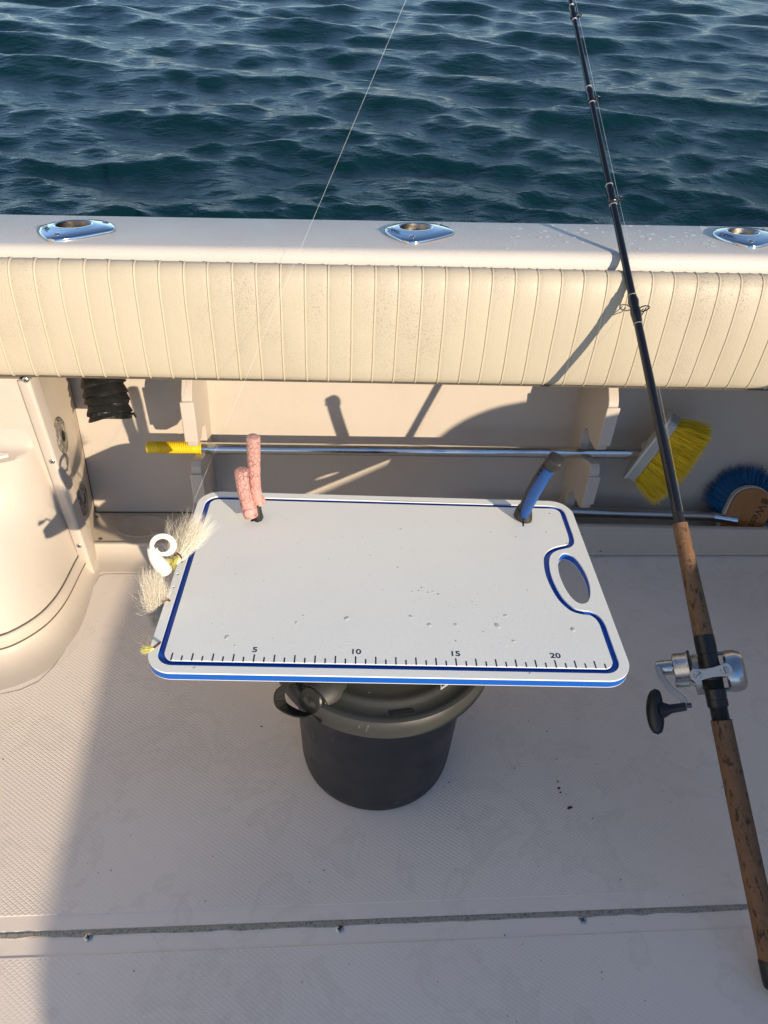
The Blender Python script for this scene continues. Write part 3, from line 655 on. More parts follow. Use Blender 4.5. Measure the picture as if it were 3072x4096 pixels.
# brush head 1
c1 = at(1412, 970, y=1.205); e1 = (at(1456, 908, y=1.195)-at(1358, 1032, y=1.215)); hl = e1.length/2; e1.normalize()
f1 = Vector((.80, -.42, -.25)); f1 = (f1-e1*f1.dot(e1)).normalized(); g1 = e1.cross(f1)
T1 = Matrix((e1, g1, f1)).transposed().to_4x4(); T1.translation = at(1407, 968, y=1.208)
MB().prism([rrect(-hl, -.026, hl, .026, .012)], -.006, .010, T=T1).build('head_block', M_GREY, p1, smooth=30, bevel=.004, seg=3)
MB().prism([rrect(-hl-.002, -.028, hl+.002, .028, .013)], -.012, -.0065, T=T1).build('bumper_strip', M_WPAINT, p1, smooth=30, bevel=.002)
MB().tube([b-dirx*.02, b+dirx*.012, T1 @ Vector((0, 0, -.008))], [.0115, .0125, .013], 16).build('socket', M_GREY, p1)
def br1(g):
    u, v = g.uniform(-1, 1), g.uniform(-1, 1); sp = 1.0
    a = T1 @ Vector((u*hl*.93, v*.021, .009)); L = .060+.010*g.random()+.010*(1-abs(u))
    c = T1 @ Vector((u*hl*1.12+g.gauss(0, .005), v*.036+g.gauss(0, .005), .009+L*g.uniform(.88, 1.04))); m = (a+c)/2+Vector((g.gauss(0, .004), g.gauss(0, .004), g.gauss(0, .004)))
    return a, m, c
mb = MB(); bristles(mb, 5200, br1, .00065); tag(mb.build('bristles', M_YBR, p1, smooth=60), kind='stuff')
# second pole and wooden brush
p2 = empty('wooden_deck_brush', at(1400, 1110, y=1.222), 'wooden block brush with blue bristles on a dull pole behind the lower rail', 'brush')
a, b, c = at(1200, 1104, y=1.222), at(1541, 1116, y=1.218), at(1592, 1124, y=1.200)
a = a+(a-b)*.6
MB().tube([a, (a+b)/2, b], .0108, 24).build('pole', M_POLE2, p2)
MB().tube([b-(b-a).normalized()*.004, b, c], [.0122, .0122, .0116], 24).build('ferrule', M_POLE, p2)
# block faces the camera, long axis tilted
e2 = Vector((.27, .25, 1)).normalized(); n2 = Vector((-.20, -1, .28)); n2 = (n2-e2*n2.dot(e2)).normalized(); x2 = e2.cross(n2)
if x2.x < 0: x2 = -x2
T2 = Matrix((x2, e2, x2.cross(e2))).transposed().to_4x4(); T2.translation = at(1622, 1096, y=1.205) ; T2 = T2 @ Matrix.Scale(1.13, 4)
blk = [(-.0365, -.075), (.0365, -.075), (.0385, .0)] + [(.0385*math.cos(t), .005+.034*math.sin(t)) for t in np.linspace(0.05, math.pi-.05, 18)] + [(-.0385, .0)]
MB().prism([[(x*1.06, y*1.03) for x, y in blk]], -.016, -.0025, T=T2).build('painted_edge', M_WPAINT, p2, smooth=30, bevel=.002)
MB().prism([blk], -.0025, .0035, T=T2).build('wood_block', M_WOOD, p2, smooth=30, bevel=.0015)
cu = bpy.data.curves.new('l', 'FONT'); cu.body = "West"; cu.size = .021; cu.extrude = .0002; cu.align_x = 'LEFT'; cu.align_y = 'CENTER'; cu.offset = .0001
to = bpy.data.objects.new('t', cu); COL.objects.link(to); me = bpy.data.meshes.new_from_object(to.evaluated_get(bpy.context.evaluated_depsgraph_get())); bpy.data.objects.remove(to)
TT = T2 @ Matrix.Translation((.016, .012, .0038)) @ Matrix.Rotation(R(-90), 4, 'Z'); me.transform(TT)
mb = MB().add([v.co.copy() for v in me.vertices], [tuple(q.vertices) for q in me.polygons])
for yy in (-.0055, -.002, .0015, .005): mb.box((-.0135, yy, 0), (-.0035, yy+.0022, .0004), T=TT)
mb.build('burnt_lettering', M_BURN, p2, smooth=None)
def br2(g):
    t = g.uniform(-.25, math.pi+.25) if g.random() < .8 else g.uniform(-1, 4); rr = g.uniform(.3, 1)**.5
    a = T2 @ Vector((.036*rr*math.cos(t), -.002+.034*rr*math.sin(t)-g.random()*.03, -.016)); L = .036+.016*g.random()
    o = Vector((math.cos(t)*1.1*rr, math.sin(t)*1.0*rr, -.62)).normalized()
    c = T2 @ (Vector((.036*rr*math.cos(t), -.002+.034*rr*math.sin(t), -.016))+o*L+Vector((g.gauss(0, .004), g.gauss(0, .004), 0))); c.y = min(c.y, 1.30)
    return a, (a+c)/2+Vector((g.gauss(0, .003), 0, g.gauss(0, .003))), c
mb = MB(); bristles(mb, 3200, br2, .00085); tag(mb.build('bristles', M_BBR, p2, smooth=60), kind='stuff')

# ------------------------------------------------------------------ cutting board
BC = Vector((.0812, .7617, 0)); BR = -.04128; BZ = .31
TB = Matrix.Translation(BC) @ Matrix.Rotation(BR, 4, 'Z')
def bw(x, y, z=0): return TB @ Vector((x, y, BZ+z))
cb = empty('cutting_board', (BC.x, BC.y, BZ-.0127), 'large white and blue fish cutting board with ruler, on the bucket', 'cutting board', rot=(0, 0, BR))
outl = rrect(-.3045, -.1898, .3045, .1898, .034, 12)
right = [(.2874, .110), (.2873, .0985), (.2852, .0830), (.2785, .0735), (.2690, .0698), (.2570, .0650), (.2460, .0565), (.2385, .0430), (.2345, .0230), (.2335, .0010), (.2360, -.0240), (.2415, -.0470), (.2520, -.0645), (.2650, -.0705), (.2760, -.0722), (.2840, -.0800), (.2874, -.0920), (.2876, -.104)]
rcurve = [(p.x, p.y) for p in catmull([(x, y, 0) for x, y in right], 4)][::-1]     # upwards (ccw)
full = rrect(-.2885, -.1738, .2875, .1724, .0170, 8)
# rrect starts on the right side going up: corner TR, TL, BL, BR
cl = full + rcurve
def clean(P, d=.0006):
    o = [P[0]]
    for p in P[1:]:
        if math.dist(p, o[-1]) > d: o.append(p)
    return o
cl = clean(cl)
gi, go = offset2(cl, -.0041), offset2(cl, .0041)
handle = [(p.x, p.y) for p in catmull([(x, y, 0) for x, y in [(.2690, .0556), (.2600, .0480), (.2535, .0330), (.2503, .0150), (.2500, -.0040), (.2525, -.0260), (.2580, -.0440), (.2650, -.0525), (.2725, -.0530), (.2800, -.0470), (.2862, -.0320), (.2897, -.0130), (.2900, .0080), (.2868, .0300), (.2810, .0470)]], 4, True)]
slot = [bwp for bwp in [(.2145, .1190), (.2172, .1184), (.2215, .1530), (.2188, .1536)]]
ph = ell(-.2085, .1235, .0045, .012, 16, R(-20))
lh = [ell(-.2993, y, .0019, .0019, 10) for y in (.0412, .0139, -.0127, -.0395, -.0659)]
I = Matrix.Translation((0, 0, BZ)); TBZ = TB @ I
MB().prism([gi, slot, ph], -.0023, 0, T=TBZ).build('white_panel', M_WHITE, cb, smooth=30, bevel=.0009)
MB().prism([outl, go, handle]+lh, -.0023, 0, T=TBZ).build('white_rim', M_WHITE, cb, smooth=30, bevel=.0009)
MB().prism([offset2(gi, -.0002), slot, ph], -.0058, -.0023, T=TBZ).build('blue_core_panel', M_BLUE, cb, smooth=30)
MB().prism([offset2(outl, -.0001), offset2(go, .0002), offset2(handle, .0002)]+lh, -.0058, -.0023, T=TBZ).build('blue_core_rim', M_BLUE, cb, smooth=30)
MB().prism([offset2(outl, -.0001), offset2(handle, .0002), slot, ph]+lh, -.0120, -.0058, T=TBZ).build('blue_core', M_BLUE, cb, smooth=30)
MB().prism([outl, handle, slot, ph]+lh, -.0130, -.0120, T=TBZ).build('white_underside', M_WHITE, cb, smooth=30, bevel=.0004)
tl, tsm = None, None
for k in range(2, 46):
    x = -.2995+.0127*k; lng = (k % 2 == 0); y1 = -.1580 if lng else -.1622
    nm = 'tick_mark'
    key = 'L' if lng else 'S'
    if lng and tl is None: me = tl = bpy.data.meshes.new('tick'); mk = True
    elif not lng and tsm is None: me = tsm = bpy.data.meshes.new('tick'); mk = True
    else: me = tl if lng else tsm; mk = False
    if mk:
        q = MB().prism([rrect(-.0009, -.1700, .0009, y1, .0006, 3)], -.0004, .00012)
        me.from_pydata(q.v, [], q.f); me.materials.append(M_INK)
    o = bpy.data.objects.new(nm, me); COL.objects.link(o); o.parent = cb; o.location = (x, 0, .0127)
for txt, x in (('5', -.1730), ('10', -.0455), ('15', .0815), ('20', .2110)):
    cu = bpy.data.curves.new('n', 'FONT'); cu.body = txt; cu.size = .0116; cu.extrude = .00012; cu.align_x = 'CENTER'; cu.align_y = 'BOTTOM_BASELINE'; cu.offset = .00018; cu.resolution_u = 4
    to = bpy.data.objects.new('t', cu); COL.objects.link(to); me = bpy.data.meshes.new_from_object(to.evaluated_get(bpy.context.evaluated_depsgraph_get())); bpy.data.objects.remove(to)
    me.transform(TBZ @ Matrix.Translation((x, -.1541, .00008)) @ Matrix.Diagonal((1.22, 1, 1, 1)))
    o = link('number', me, M_INK, cb, smooth=None)
# shallow dents, drops of water on the board
mb = MB(); g = random.Random(21)
dl = [(490,1377,8),(508,1395,4),(750,1336,9),(888,1332,7),(928,1350,8),(985,1350,7),(1075,1352,10),(1092,1330,7),(1238,1360,9),(912,1270,5),(905,1276,4),(925,1280,5),(935,1278,4),(948,1284,5),(890,1278,4),(860,1226,5),(1115,1160,5),(1188,1110,5),(866,1143,5),(640,1345,5),(655,1330,4),(1110,1385,6),(1145,1455,4),(420,1443,5),(1225,1175,5),(570,1255,3),(510,1240,3),(1140,1275,3),(740,1160,2),(1020,1300,3),(800,1200,3),(1060,1150,3),(1180,1150,4),(985,1385,4),(1045,1365,4)]
dl += [(g.uniform(430, 1220), g.uniform(1120, 1400), g.uniform(1, 2.2)) for _ in range(110)]
for (x, y, r) in dl:
    q = at(x, y, z=BZ); lb = TB.inverted() @ q
    if not (-.275 < lb.x < .225 and -.16 < lb.y < .16): 
        if r < 4: continue
    rr = r*.00040; a = g.random()*3; ex = g.uniform(.75, 1.3)
    T = Matrix.Translation((q.x, q.y, BZ)) @ Matrix.Rotation(a, 4, 'Z') @ Matrix.Diagonal((ex, 1/ex, 1, 1))
    mb.lathe([(rr, 0.00001), (rr*.93, rr*.09), (rr*.7, rr*.18), (rr*.35, rr*.23), (.00003, rr*.25)], 14, T, caps=(False, True))
tag(mb.build('water_drops', M_DROP, smooth=70), 'water drops beaded on the white cutting board', kind='stuff')
mb = MB()
for _ in range(170):
    x = g.uniform(.10, .95); y = g.uniform(1.165, 1.315); rr = g.uniform(.001, .0042)*(1 if x > .25 else .5); ex = g.uniform(.8, 1.8)
    if any(math.hypot(x-h[0][0], y-h[0][1]-.03) < .085 for h in HOLD): continue
    T = Matrix.Translation((x, y, .6484+SH*x)) @ Matrix.Diagonal((ex, 1, 1, 1))
    mb.lathe([(rr, -.00002), (rr*.9, rr*.06), (rr*.6, rr*.10), (.00003, rr*.12)], 12, T, caps=(False, True))
tag(mb.build('spray_drops', M_DROP, smooth=70), 'flat sea spray drops on the gunwale top', kind='stuff')

# ------------------------------------------------------------------ bucket
BK = Vector((.070, .689, 0))
bu = empty('bucket', BK, 'dark grey plastic bucket with grey lid under the cutting board', 'bucket')
TK = Matrix.Translation(BK)
MB().lathe([(.103, .001), (.111, .0015), (.1155, .006), (.1175, .02), (.1255, .21), (.1275, .262), (.124, .262), (.122, .2), (.111, .01), (.0001, .008)], 96, TK, caps=(True, False)).build('body', M_PAIL, bu, smooth=40)
lidp = [(.1300, .2385), (.1535, .2372), (.1550, .2385), (.1550, .2520), (.1535, .2600), (.1510, .2640), (.1475, .2652), (.1440, .2648), (.1400, .2638), (.1360, .2632), (.1300, .2634), (.1265, .2648), (.1235, .2674), (.1205, .2686), (.1170, .2686), (.1120, .2676), (.1050, .2680), (.0900, .2720), (.078, .2800), (.070, .2900), (.062, .2968), (.0001, .2968)]
MB().lathe(lidp, 128, TK, caps=(False, False)).build('lid', M_LID, bu, smooth=35)
# boss with handle knob at the left front
kf = at(663, 1521, z=.262)
kd = (Vector((kf.x, kf.y, 0))-Vector((BK.x, BK.y, 0))).normalized(); kr = (Vector((kf.x, kf.y, 0))-Vector((BK.x, BK.y, 0))).length
pts = []; rr = []
for t in np.linspace(0, 1, 14):
    pts.append(Vector((BK.x, BK.y, 0))+kd*(kr-.068+.054*t)+Vector((0, 0, .2600))); rr.append(.0265*math.sqrt(max(0.03, 1-(1-t)**3))*(1-.22*t**3))
MB().tube(pts, rr, 28, flat=1.15).build('boss', M_LID, bu, smooth=70)
MB().loft([[tuple(pts[-1]+kd.cross(Vector((0, 0, 1)))*a_*w_+Vector((0, 0, z_))+kd*d_) for a_, z_, d_ in ((1, 0, -.03), (1, 0, 0), (-1, 0, 0), (-1, 0, -.03))] for w_, z_ in ((.0215, 0), (.020, -.014), (.012, -.026))][0:0] or [[pts[-1]+kd.cross(Vector((0, 0, 1)))*(w_*math.cos(k*math.pi/8))+kd*(-.012+.014*math.sin(k*math.pi/8))+Vector((0, 0, z_)) for k in range(16)] for w_, z_ in ((.0205, 0), (.0195, -.014), (.014, -.022), (.006, -.026))]).build('boss_skirt', M_LID, bu, smooth=60, fix=True)
nk = (kd+Vector((0, 0, .45))).normalized()
TN = Matrix.Translation(pts[-1]+kd*.0) @ nk.to_track_quat('Z', 'Y').to_matrix().to_4x4()
MB().lathe([(.0205, -.008), (.0215, .001), (.0200, .0035), (.0180, .0035)], 32, TN, caps=(False, False)).build('knob_collar', M_LID, bu, smooth=40)
MB().lathe([(.0175, -.006), (.0175, .0075), (.0160, .0095), (.0100, .0098), (.0098, .0090), (.0030, .0090), (.0028, .0102), (.0001, .0104)], 32, TN, caps=(False, False)).build('knob', M_BLACK, bu, smooth=30)
# webbing strap loop
def strap(P, w, name='strap'):
    P = catmull(P, 6); mb = MB(); rings = []
    for i, p in enumerate(P):
        d = (P[min(i+1, len(P)-1)]-P[max(i-1, 0)]).normalized(); s_ = d.cross(kd).normalized() if abs(d.dot(kd)) < .95 else Vector((0, 0, 1)); s_ = (Vector((0, 0, 1))*.5+kd*.85); s_ = (s_-d*s_.dot(d)).normalized(); nn = d.cross(s_)
        rings.append([p+s_*w+nn*.0009, p-s_*w+nn*.0009, p-s_*w-nn*.0009, p+s_*w-nn*.0009])
    return mb.loft(rings).build(name, M_WEB, bu, smooth=25, fix=True)
A1 = at((1000+365/1.508)/1.8517, (2600+395/1.508)/1.8517, z=.252); A2 = at((1000+285/1.508)/1.8517, (2600+385/1.508)/1.8517, z=.246); A3 = at((1000+190/1.508)/1.8517, (2600+330/1.508)/1.8517, z=.25); A4 = at((1000+185/1.508)/1.8517, (2600+245/1.508)/1.8517, z=.262); A5 = at((1000+265/1.508)/1.8517, (2600+185/1.508)/1.8517, z=.272)
strap([A1, A2, A3, A4, A5], .0105)
sa, sb = at((1000+845/1.508)/1.8517, (2600+400/1.508)/1.8517, z=.2600), at((1000+995/1.508)/1.8517, (2600+382/1.508)/1.8517, z=.2600)
ang = math.atan2(sb.y-sa.y, sb.x-sa.x); T = Matrix.Translation(((sa.x+sb.x)/2, (sa.y+sb.y)/2, 0)) @ Matrix.Rotation(ang, 4, 'Z')
MB().prism([rrect(-(sb-sa).length/2, -.0032, (sb-sa).length/2, .0032, .003, 5)], .2620, .2646, T=T).build('slot', M_HOLE, bu, smooth=None)
k0 = at((1000+405/1.508)/1.8517, (2600+405/1.508)/1.8517, z=.247)
MB().prism([rrect(-.009, -.0016, .009, .0016, .0015, 4)], .2440, .2462, T=Matrix.Translation((k0.x, k0.y, 0)) @ Matrix.Rotation(R(-50), 4, 'Z')).build('slot', M_HOLE, bu, smooth=None)
tr = [at((1000+x/1.508)/1.8517, (2600+y/1.508)/1.8517, z=.2688) for x, y in ((1150, 238), (1230, 185), (1150, 130))]
cc = sum(tr, Vector())/3
tri = lambda k, z: [tuple((cc+(p-cc)*k).xy) for p in tr]
def ccw(P): return P if sum(P[i][0]*P[(i+1)%len(P)][1]-P[(i+1)%len(P)][0]*P[i][1] for i in range(len(P))) > 0 else P[::-1]
MB().prism([ccw(tri(1, 0))], .2680, .2689).build('warning_sticker', M_WHITE, bu, smooth=None)
MB().prism([ccw(tri(.72, 0))], .2689, .2693).build('warning_triangle', M_INK, bu, smooth=None)

# ------------------------------------------------------------------ pliers
pl = empty('pliers', bw(-.209, .121), 'pink snakeskin grip pliers standing in the board at the left rear', 'pliers')
def grip(P, rad, name, flat=.88, parent=pl, mat=M_PINK, base=None):
    P = [Vector(p) for p in P]; C = catmull(P, 10); n = len(C); rads = np.interp(np.linspace(0, 1, n), np.linspace(0, 1, len(rad)), rad)
    out, rr = [C[0]-(C[1]-C[0]).normalized()*.0012], [rads[0]*.6]
    for i, p in enumerate(C):
        r = rads[i]; z = p.z
        for rg in rings_z:
            if abs((C[i]-C[0]).length-rg) < .0012: r *= .93
        out.append(p); rr.append(r)
    out += [C[-1]+(C[-1]-C[-2]).normalized()*.0016, C[-1]+(C[-1]-C[-2]).normalized()*.0026]; rr += [rads[-1]*.9, rads[-1]*.6]
    o = MB().tube(out, rr, 28, flat=flat, up=(1, 0, 0)).build(name, mat, None, smooth=60)
    return o
rings_z = [.030, .040, .050]
def place(o, parent, org):
    """re-centre the mesh on org so object coordinates start there, then parent"""
    o.data.transform(Matrix.Translation(-Vector(org))); o.parent = parent; o.matrix_parent_inverse = Matrix.LocRotScale(parent.location, parent.rotation_euler, None).inverted(); o.location = org
b0 = bw(-.2125, .1135, .010); 
y1 = b0.y
g1p = [b0, at(537, 1096, y=y1+.001), at(529, 1070, y=y1), at(524, 1045, y=y1-.002), at(521, 1017, y=y1-.004)]
o = grip(g1p, [.0112, .0122, .0105, .0100, .0100, .0103], 'grip'); place(o, pl, b0)
y2 = y1+.014
g2p = [at(561, 1087, y=y2), at(552, 1066, y=y2), at(549, 1030, y=y2-.001), at(548, 985, y=y2-.004), at(547, 946, y=y2-.010)]
rings_z = [.055, .064, .074]
o = grip(g2p, [.0105, .0100, .0095, .0098, .0100, .0102], 'grip'); place(o, pl, g2p[0])
# thumb rest on the near grip
nf = at(538, 1109, y=y1-.0115)
MB().lathe([(.0066, -.001), (.0064, .0006), (.0045, .0013), (.0001, .0016)], 24, Matrix.Translation(nf) @ Vector((.05, -1, .25)).to_track_quat('Z', 'X').to_matrix().to_4x4() @ Matrix.Diagonal((1.0, 1.05, 1, 1))).build('thumb_pad', M_NAIL, pl, smooth=60)
q = bw(-.2035, .122)
MB().tube([q+Vector((0, 0, -.012)), q+Vector((0, 0, .003)), q+Vector((-.0005, 0, .012)), q+Vector((.001, .002, .022)), g2p[0]+Vector((0, 0, .004))], [.008, .0085, .0075, .005, .005], 8, flat=1.4, up=(1, 0, 0)).build('pivot_jaws', M_BLACK, pl, smooth=25, bevel=.0006)

# ------------------------------------------------------------------ fillet knife
kn = empty('fillet_knife', bw(.2200, .145), 'blue and black handled fillet knife standing in the board slot', 'knife')
kbase = bw(.2190, .1450, 0); ktop = at(1199, 989, y=.838)
ax = (ktop-kbase).normalized(); Lk = (ktop-kbase).length
fr = CAMP-(kbase+ktop)/2; fr = (fr-ax*fr.dot(ax)).normalized(); side = ax.cross(fr)
if side.x < 0: side = -side
def sect(t, cx, wx, wy, nn=24, cy=0, pw=2.4):
    c = kbase+ax*t+side*cx+fr*cy; out = []
    for k in range(nn):
        a = 2*math.pi*k/nn; ca, sa = math.cos(a), math.sin(a)
        out.append(c+side*(wx*math.copysign(abs(ca)**(2/pw), ca))+fr*(wy*math.copysign(abs(sa)**(2/pw), sa)))
    return out
# slim curved grip: black spine on the left, blue palm side on the right
cz = lambda t: -.0035*math.sin(math.pi*min(1, t/Lk))
wd = lambda t: .0082+.0022*math.sin(math.pi*(t-.01)/(Lk*.95))
rg = [sect(t, cz(t)+.0018, wd(t)*.92, .0108, cy=.0020) for t in np.linspace(.012, Lk-.020, 16)]
MB().loft(rg).build('blue_grip', M_KBLUE, kn, smooth=60, fix=True)
rg = [sect(t, cz(t)-.0072, wd(t)*.42, .0085) for t in np.linspace(.008, Lk-.012, 16)]
MB().loft(rg).build('black_spine', M_KBLK, kn, smooth=60, fix=True)
rg = [sect(Lk-.024, cz(Lk)-.001, .0098, .0103), sect(Lk-.018, cz(Lk)+.000, .0114, .0110, pw=3.5), sect(Lk-.006, .0015, .0124, .0116, pw=4), sect(Lk-.001, .002, .0118, .0108, pw=4), sect(Lk+.0008, .002, .0098, .0085, pw=4)]
MB().loft(rg).build('pommel', M_KBLK, kn, smooth=60, fix=True)
rg = [sect(.002, .001, .0135, .0095, cy=.004), sect(.006, .001, .0155, .0115, cy=.005), sect(.010, 0, .0150, .0115, cy=.004), sect(.015, -.002, .0135, .0112), sect(.021, -.003, .0112, .0105)]
MB().loft(rg).build('guard', M_KBLK, kn, smooth=60, fix=True)
for t_, r_ in ((Lk-.016, .0034), (Lk-.029, .0028), (Lk-.040, .0022)):
    c = kbase+ax*t_+side*(cz(t_)-.0068)+fr*(.0088 if t_ < Lk-.02 else .0112)
    MB().lathe([(r_, -.002), (r_, .0002), (r_*.8, .0003), (.0001, .0002)], 16, Matrix.Translation(c) @ fr.to_track_quat('Z', 'Y').to_matrix().to_4x4()).build('lanyard_hole', M_HOLE, kn)
MB().box((-.0007, -.013, -.05), (.0007, .013, .008), T=Matrix.Translation(bw(.2185, .139)) @ Matrix.Rotation(BR-.12, 4, 'Z')).build('blade', M_STEEL, kn)

# ------------------------------------------------------------------ fishing rod and reel
RB_ = at(1680, 2140, z=.012); RC = Vector((.470, 1.108, .6310)); RA = (RC-RB_).normalized()
rod = empty('fishing_rod', RB_, 'black fishing rod with cork grips leaning on the bolster at the right', 'fishing rod')
NV = (CAMP-(RB_+RA*.40)); NV = (NV-RA*NV.dot(RA)).normalized(); XV = RA.cross(NV)
if XV.x < 0: XV = -XV
TR = Matrix((XV, XV.cross(-RA)*-1, RA)).transposed().to_4x4()
TR = Matrix((XV, RA.cross(XV), RA)).transposed().to_4x4(); TR.translation = RB_
# TR: local x right in the picture, z along the rod, y = RA x XV (away from or towards the viewer)
YS = 1 if TR.to_3x3().col[1].dot(NV) > 0 else -1       # sign that points to the viewer
RODQ = TR.to_quaternion()
def rpart(prof, name, mat, n=28, smooth=40, parent=None):
    mb = MB().lathe(prof, n); o = mb.build(name, mat, None, smooth=smooth)
    o.parent = rod; o.matrix_local = Matrix.LocRotScale(None, RODQ, None); return o
rpart([(.0001, .000), (.010, .000), (.0150, .004), (.0158, .012), (.0158, .034), (.0142, .037)], 'butt_cap', M_BLACK)
gr = []
for i in range(80):
    z = .0365+(.3250-.0365)*i/79; gr.append((.0146-.0012*(i/79)+.0002*random.random(), z))
rpart([(.012, .0355)]+gr+[(.0120, .3255)], 'rear_cork_grip', M_CORK, 32)
pr_ = [(.0108, .3250)]
for i in range(10): z = .326+i*.0016; pr_ += [(.0112, z), (.0118, z+.0008)]
pr_ += [(.0118, .342), (.0136, .343), (.0138, .352), (.0130, .3525), (.0136, .355), (.0138, .366), (.0120, .3665)]
for i in range(9): z = .367+i*.0014; pr_ += [(.0116, z), (.0122, z+.0007)]
pr_ += [(.0125, .380), (.0128, .405), (.0124, .414), (.0136, .415), (.0138, .430), (.0134, .4395), (.0120, .4400)]
rpart(pr_, 'reel_seat', M_BLACK, 28, 25)
gr = [(.0112, .4395)]
for i in range(60):
    t = i/59; z = .4400+(.6010-.4400)*t; gr.append((.0131-.0028*t+.0002*random.random(), z))
gr += [(.0085, .6015)]
rpart(gr, 'fore_cork_grip', M_CORK, 32)
rpart([(.0082, .601), (.0080, .604), (.0076, .618)], 'winding_check', M_BLACK)
rpart([(.0074, .610), (.0068, .80), (.0062, .95), (.0052, 1.2), (.0042, 1.45), (.0030, 1.75), (.0018, 2.1)], 'blank', M_BLANK, 20)
def guide(z, zc0, zc1, r0, gr_, ang):
    rpart([(r0, zc0), (r0+.0007, zc0+.003), (r0+.0022, z-.010), (r0+.0008, z), (r0+.0022, z+.010), (r0+.0006, zc1-.003), (r0, zc1)], 'guide_wrap', M_WRAP, 20)
    for zz in (zc0, zc1): rpart([(r0+.0001, zz-.0007), (r0+.0010, zz), (r0+.0001, zz+.0007)], 'silver_band', M_SILV, 20)
    # ring on the side away from the viewer
    u = Vector((math.cos(ang), -YS*abs(math.sin(ang)), 0)); c = Vector((0, 0, z))+u*(r0+gr_+.004)
    pts = []
    for k in range(25):
        a = 2*math.pi*k/24; pts.append(c+u*(gr_*math.cos(a))+Vector((-u.y, u.x, 0))*(gr_*math.sin(a)))
    mb = MB().tube(pts, .0011, 8, caps=(False, False)); mb.tube([Vector((0, 0, z-.018))+u*r0, c-u*gr_*.3+Vector((0, 0, -.003))+Vector((-u.y, u.x, 0))*gr_*.9, c+u*.0], .0009, 6)
    mb.tube([Vector((0, 0, z-.018))+u*r0, c-u*gr_*.3+Vector((0, 0, -.003))-Vector((-u.y, u.x, 0))*gr_*.9], .0009, 6); mb.tube([Vector((0, 0, z+.012))+u*r0, c-u*gr_], .0009, 6)
    o = mb.build('line_guide', M_STEEL, None, smooth=60); o.parent = rod; o.matrix_local = Matrix.LocRotScale(None, RODQ, None)
    return c
GA = R(48)
gc = [guide(.9545, .9250, .9750, .0064, .0085, GA), guide(1.158, 1.1429, 1.1812, .0055, .0062, GA), guide(1.361, 1.3478, 1.3801, .0047, .0052, GA), guide(1.5437, 1.5275, 1.5598, .0040, .0046, GA)]
# reel: a thing of its own clamped to the rod; built in rod axes
reel = empty('fishing_reel', RB_+RA*.3885, 'silver lever drag reel with black handle clamped under the rod', 'reel')
RT_ = Matrix.Translation(RB_) @ RODQ.to_matrix().to_4x4() @ Matrix.Diagonal((1, YS, 1, 1)) @ Matrix.Translation((0, 0, .3885))
# local: x right in the picture, y towards the viewer, z up the rod
def RP(name, mb, mat, smooth=30, bevel=0, **k):
    mb.v = [tuple(RT_ @ Vector(v)) for v in mb.v]; return mb.build(name, mat, reel, smooth=smooth, bevel=bevel, fix=True, **k)
TX = lambda x, y, z: Matrix.Translation((x, y, z)) @ Matrix.Rotation(R(90), 4, 'Y')      # lathe axis along +x
dumb = [(p[0], p[1]) for p in ell(.0172, 0, .0078, .0078, 20)]
def dumbbell(r, c, w):
    P = []
    for k in range(13): a = R(-65+130*k/12+0); P.append((c+r*math.cos(a), r*math.sin(a)))
    for k in range(1, 6): t = k/6; P.append((c+r*math.cos(R(65))-t*(2*c+2*r*math.cos(R(65))), r*math.sin(R(65))-(r*math.sin(R(65))-w)*math.sin(math.pi*t)))
    for k in range(13): a = R(115+130*k/12); P.append((-c+r*math.cos(a), r*math.sin(a)))
    for k in range(1, 6): t = k/6; P.append((-c-r*math.cos(R(65))+t*(2*c+2*r*math.cos(R(65))), -r*math.sin(R(65))+(r*math.sin(R(65))-w)*math.sin(math.pi*t)))
    return P
YT = Matrix(((1, 0, 0, 0), (0, 0, 1, 0), (0, -1, 0, 0), (0, 0, 0, 1)))     # prism z -> local y, prism y -> -z
YTr = YT @ Matrix.Rotation(R(-5), 4, 'Z')
RP('clamp_bridge', MB().prism([dumbbell(.0100, .0172, .0062)], .0140, .0182, T=YTr), M_CLAMP, bevel=.0010)
for sx in (-.0172, .0172):
    c = YTr @ Vector((sx, 0, .0178))
    mb = MB().lathe([(.0052, -.0005), (.0052, .0010), (.0042, .0018), (.0001, .0020)], 24, Matrix.Translation(c) @ Matrix.Rotation(R(-90), 4, 'X'), 0)
    mb.box((-.0046, .0016, -.0005), (.0046, .0023, .0005), 1, Matrix.Translation(c) @ Matrix.Rotation(R(-40 if sx < 0 else 80), 4, 'Y')); RP('clamp_screw', mb, [M_SCREW, M_HOLE])
    RP('clamp_stud', MB().lathe([(.0045, -.045), (.0045, .0)], 16, Matrix.Translation(c) @ Matrix.Rotation(R(-90), 4, 'X')), M_REEL2)
YC = -.026
# right housing: domed cylinder with facets
RP('palm_side_housing', MB().lathe([(.0200, .0185), (.0272, .0190), (.0285, .0215), (.0288, .028), (.0280, .034), (.0255, .0395), (.0215, .0425), (.0200, .0430), (.0195, .0422), (.0060, .0425), (.0001, .0425)], 9*4, TX(0, YC+.004, -.001)), M_REEL, smooth=18)
RP('side_plate_disc', MB().lathe([(.0192, .0420), (.0190, .0432), (.0001, .0434)], 36, TX(0, YC+.004, -.001)), M_REEL2)
RP('spool', MB().lathe([(.010, -.016), (.0225, -.0155), (.0232, -.0135), (.0175, -.011), (.0175, .009), (.0232, .0115), (.0225, .0130), (.010, .0135)], 36, TX(0, YC+.002, 0)), M_SPOOL)
for zz in (.0245, -.0255): RP('frame_bar', MB().box((-.020, YC-.004, zz-.0028), (.020, YC+.010, zz+.0028)), M_REEL2, bevel=.0015)
RP('frame_bar', MB().box((-.018, YC-.030, -.010), (.018, YC-.026, .010)), M_REEL2, bevel=.0012)
